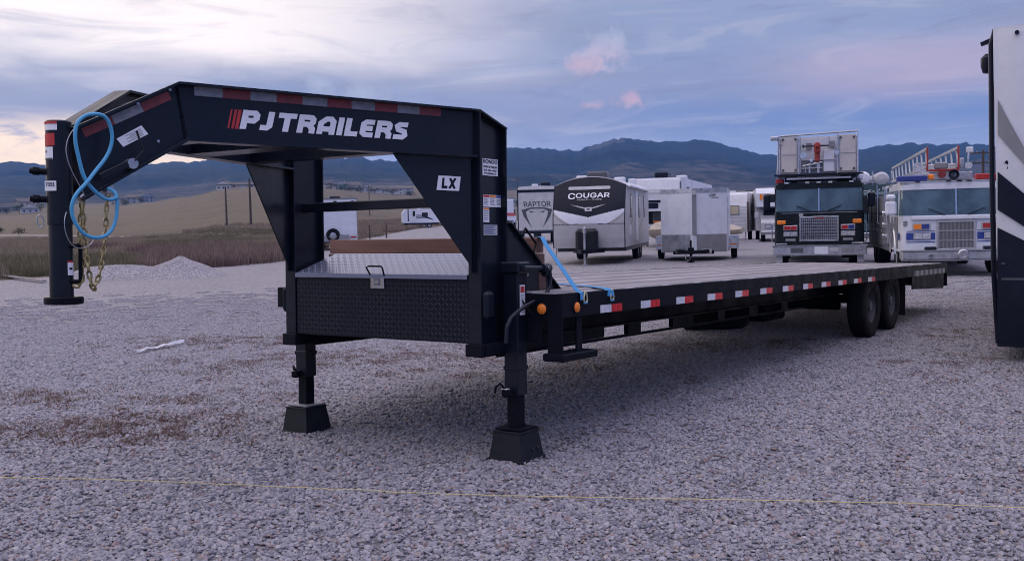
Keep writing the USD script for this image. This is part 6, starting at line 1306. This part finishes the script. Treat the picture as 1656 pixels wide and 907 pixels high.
pole(409, 163, 289, .22, 'thick brown pole on the grassy hill beside the far gusset plate')
pole(601, 300, 300, .16, 'slim utility pole in the dry field seen between the risers', (.5,))
pole(84, 420, 318, .16, 'slim utility pole among the houses left of the coupler', (.5,))
pole(1591, 95, 243, .16, 'utility pole with crossarms behind the white fire engine', (.3, 1.2))
pole(840, 330, 288, .15, 'slim utility pole beside the RAPTOR trailer', (.4,))
for k, (u, d, w) in enumerate([(600, 96, 'left of two'), (627, 100, 'right of two')]):
    t = place('fence_post', f'short dark fence post in the dry grass between the risers, {w}', 'fence post', u, d); g = G(); g.cyl((0, 0, -.2), (0, 0, 1.25), .07, 8); g.cyl((0, 0, 1.25), (0, 0, 1.3), .08, 8); g.build('post', POLEW, t)

# yellow string across the foreground, a white plastic scrap, a board and a few sticks
g = G(); a, b = on_ground(-60, 780), on_ground(1720, 836); n = 60; q = np.linspace(0, 1, n)[:, None]; pts = a + (b - a) * q; pts[:, 2] = .035 + .012 * np.sin(q[:, 0] * 9) + .0015 * rng.normal(size=n); g.tube(pts, .0021, 5)
g.build('yellow_string', paint('yellow_twine', (.62, .52, .20), .7, var=.15, scale=40), smooth=60, label='thin yellow string stretched low across the gravel in the foreground', cat='string')
def scrap():
    a, b = on_ground(222, 574), on_ground(300, 557); n, m = 26, 7; v = []
    for i in range(n):
        s = i / (n - 1); c = a + (b - a) * s; w = .02 + .11 * math.sin(min(1, s * 1.25) * 2.6) * (1 + .3 * math.sin(9 * s))
        for j in range(m):
            k = j / (m - 1) - .5; p = c + np.array([FW[0], FW[1], 0]) * k * w * 2; v.append((p[0], p[1], .03 + .07 * float(meshkit.fbm(np.array([i * .45, j * .8, 0.]), 3, 4)) * (1 - abs(k))))
    v = np.array(v); f = []
    for i in range(n - 1):
        for j in range(m - 1): q = i * m + j; f += [[q, q + m, q + m + 1], [q, q + m + 1, q + 1]]
    f = np.array(f); k = len(v); V = np.vstack([v, v - (0, 0, .003)]); g = G(); g.add(V, np.vstack([f, f[:, ::-1] + k])); g.build('plastic_scrap', WHITE2, smooth=50, label='crumpled strip of white plastic lying on the gravel left of the far jack', cat='plastic scrap')
scrap()
g = G(); a, b = on_ground(-20, 446), on_ground(72, 458); g.beam(a + (0, 0, .09), b + (0, 0, .07), .14, .05, c=.008); o = g.build('loose_board', DECKWOOD, label='weathered board lying on the gravel behind the coupler foot', cat='board'); tone(o, .5)
STICK = paint('stick_wood', (.15, .11, .10), .9, var=.2)
for k, (u0, v0, u1, v1, lab) in enumerate([(1138, 754, 1178, 745, 'short pinkish stick on the gravel below the middle of the flatbed'), (932, 592, 942, 604, 'small pale twig on the gravel under the step'), (182 * 3, 460 * 1.6, 560, 739, 'tiny pale splinter on the gravel between the two jacks'), (958, 590, 966, 612, 'thin dark twig on the gravel right of the step')]):
    a, b = on_ground(u0, v0), on_ground(u1, v1); m_ = (a + b) / 2 + np.array([.02, .03, .02]); g = G(); g.tube([a + (0, 0, .025), m_ + (0, 0, .03), b + (0, 0, .02)], [.009, .008, .004], 6); g.build('stick', STICK, smooth=50, label=lab, cat='stick')
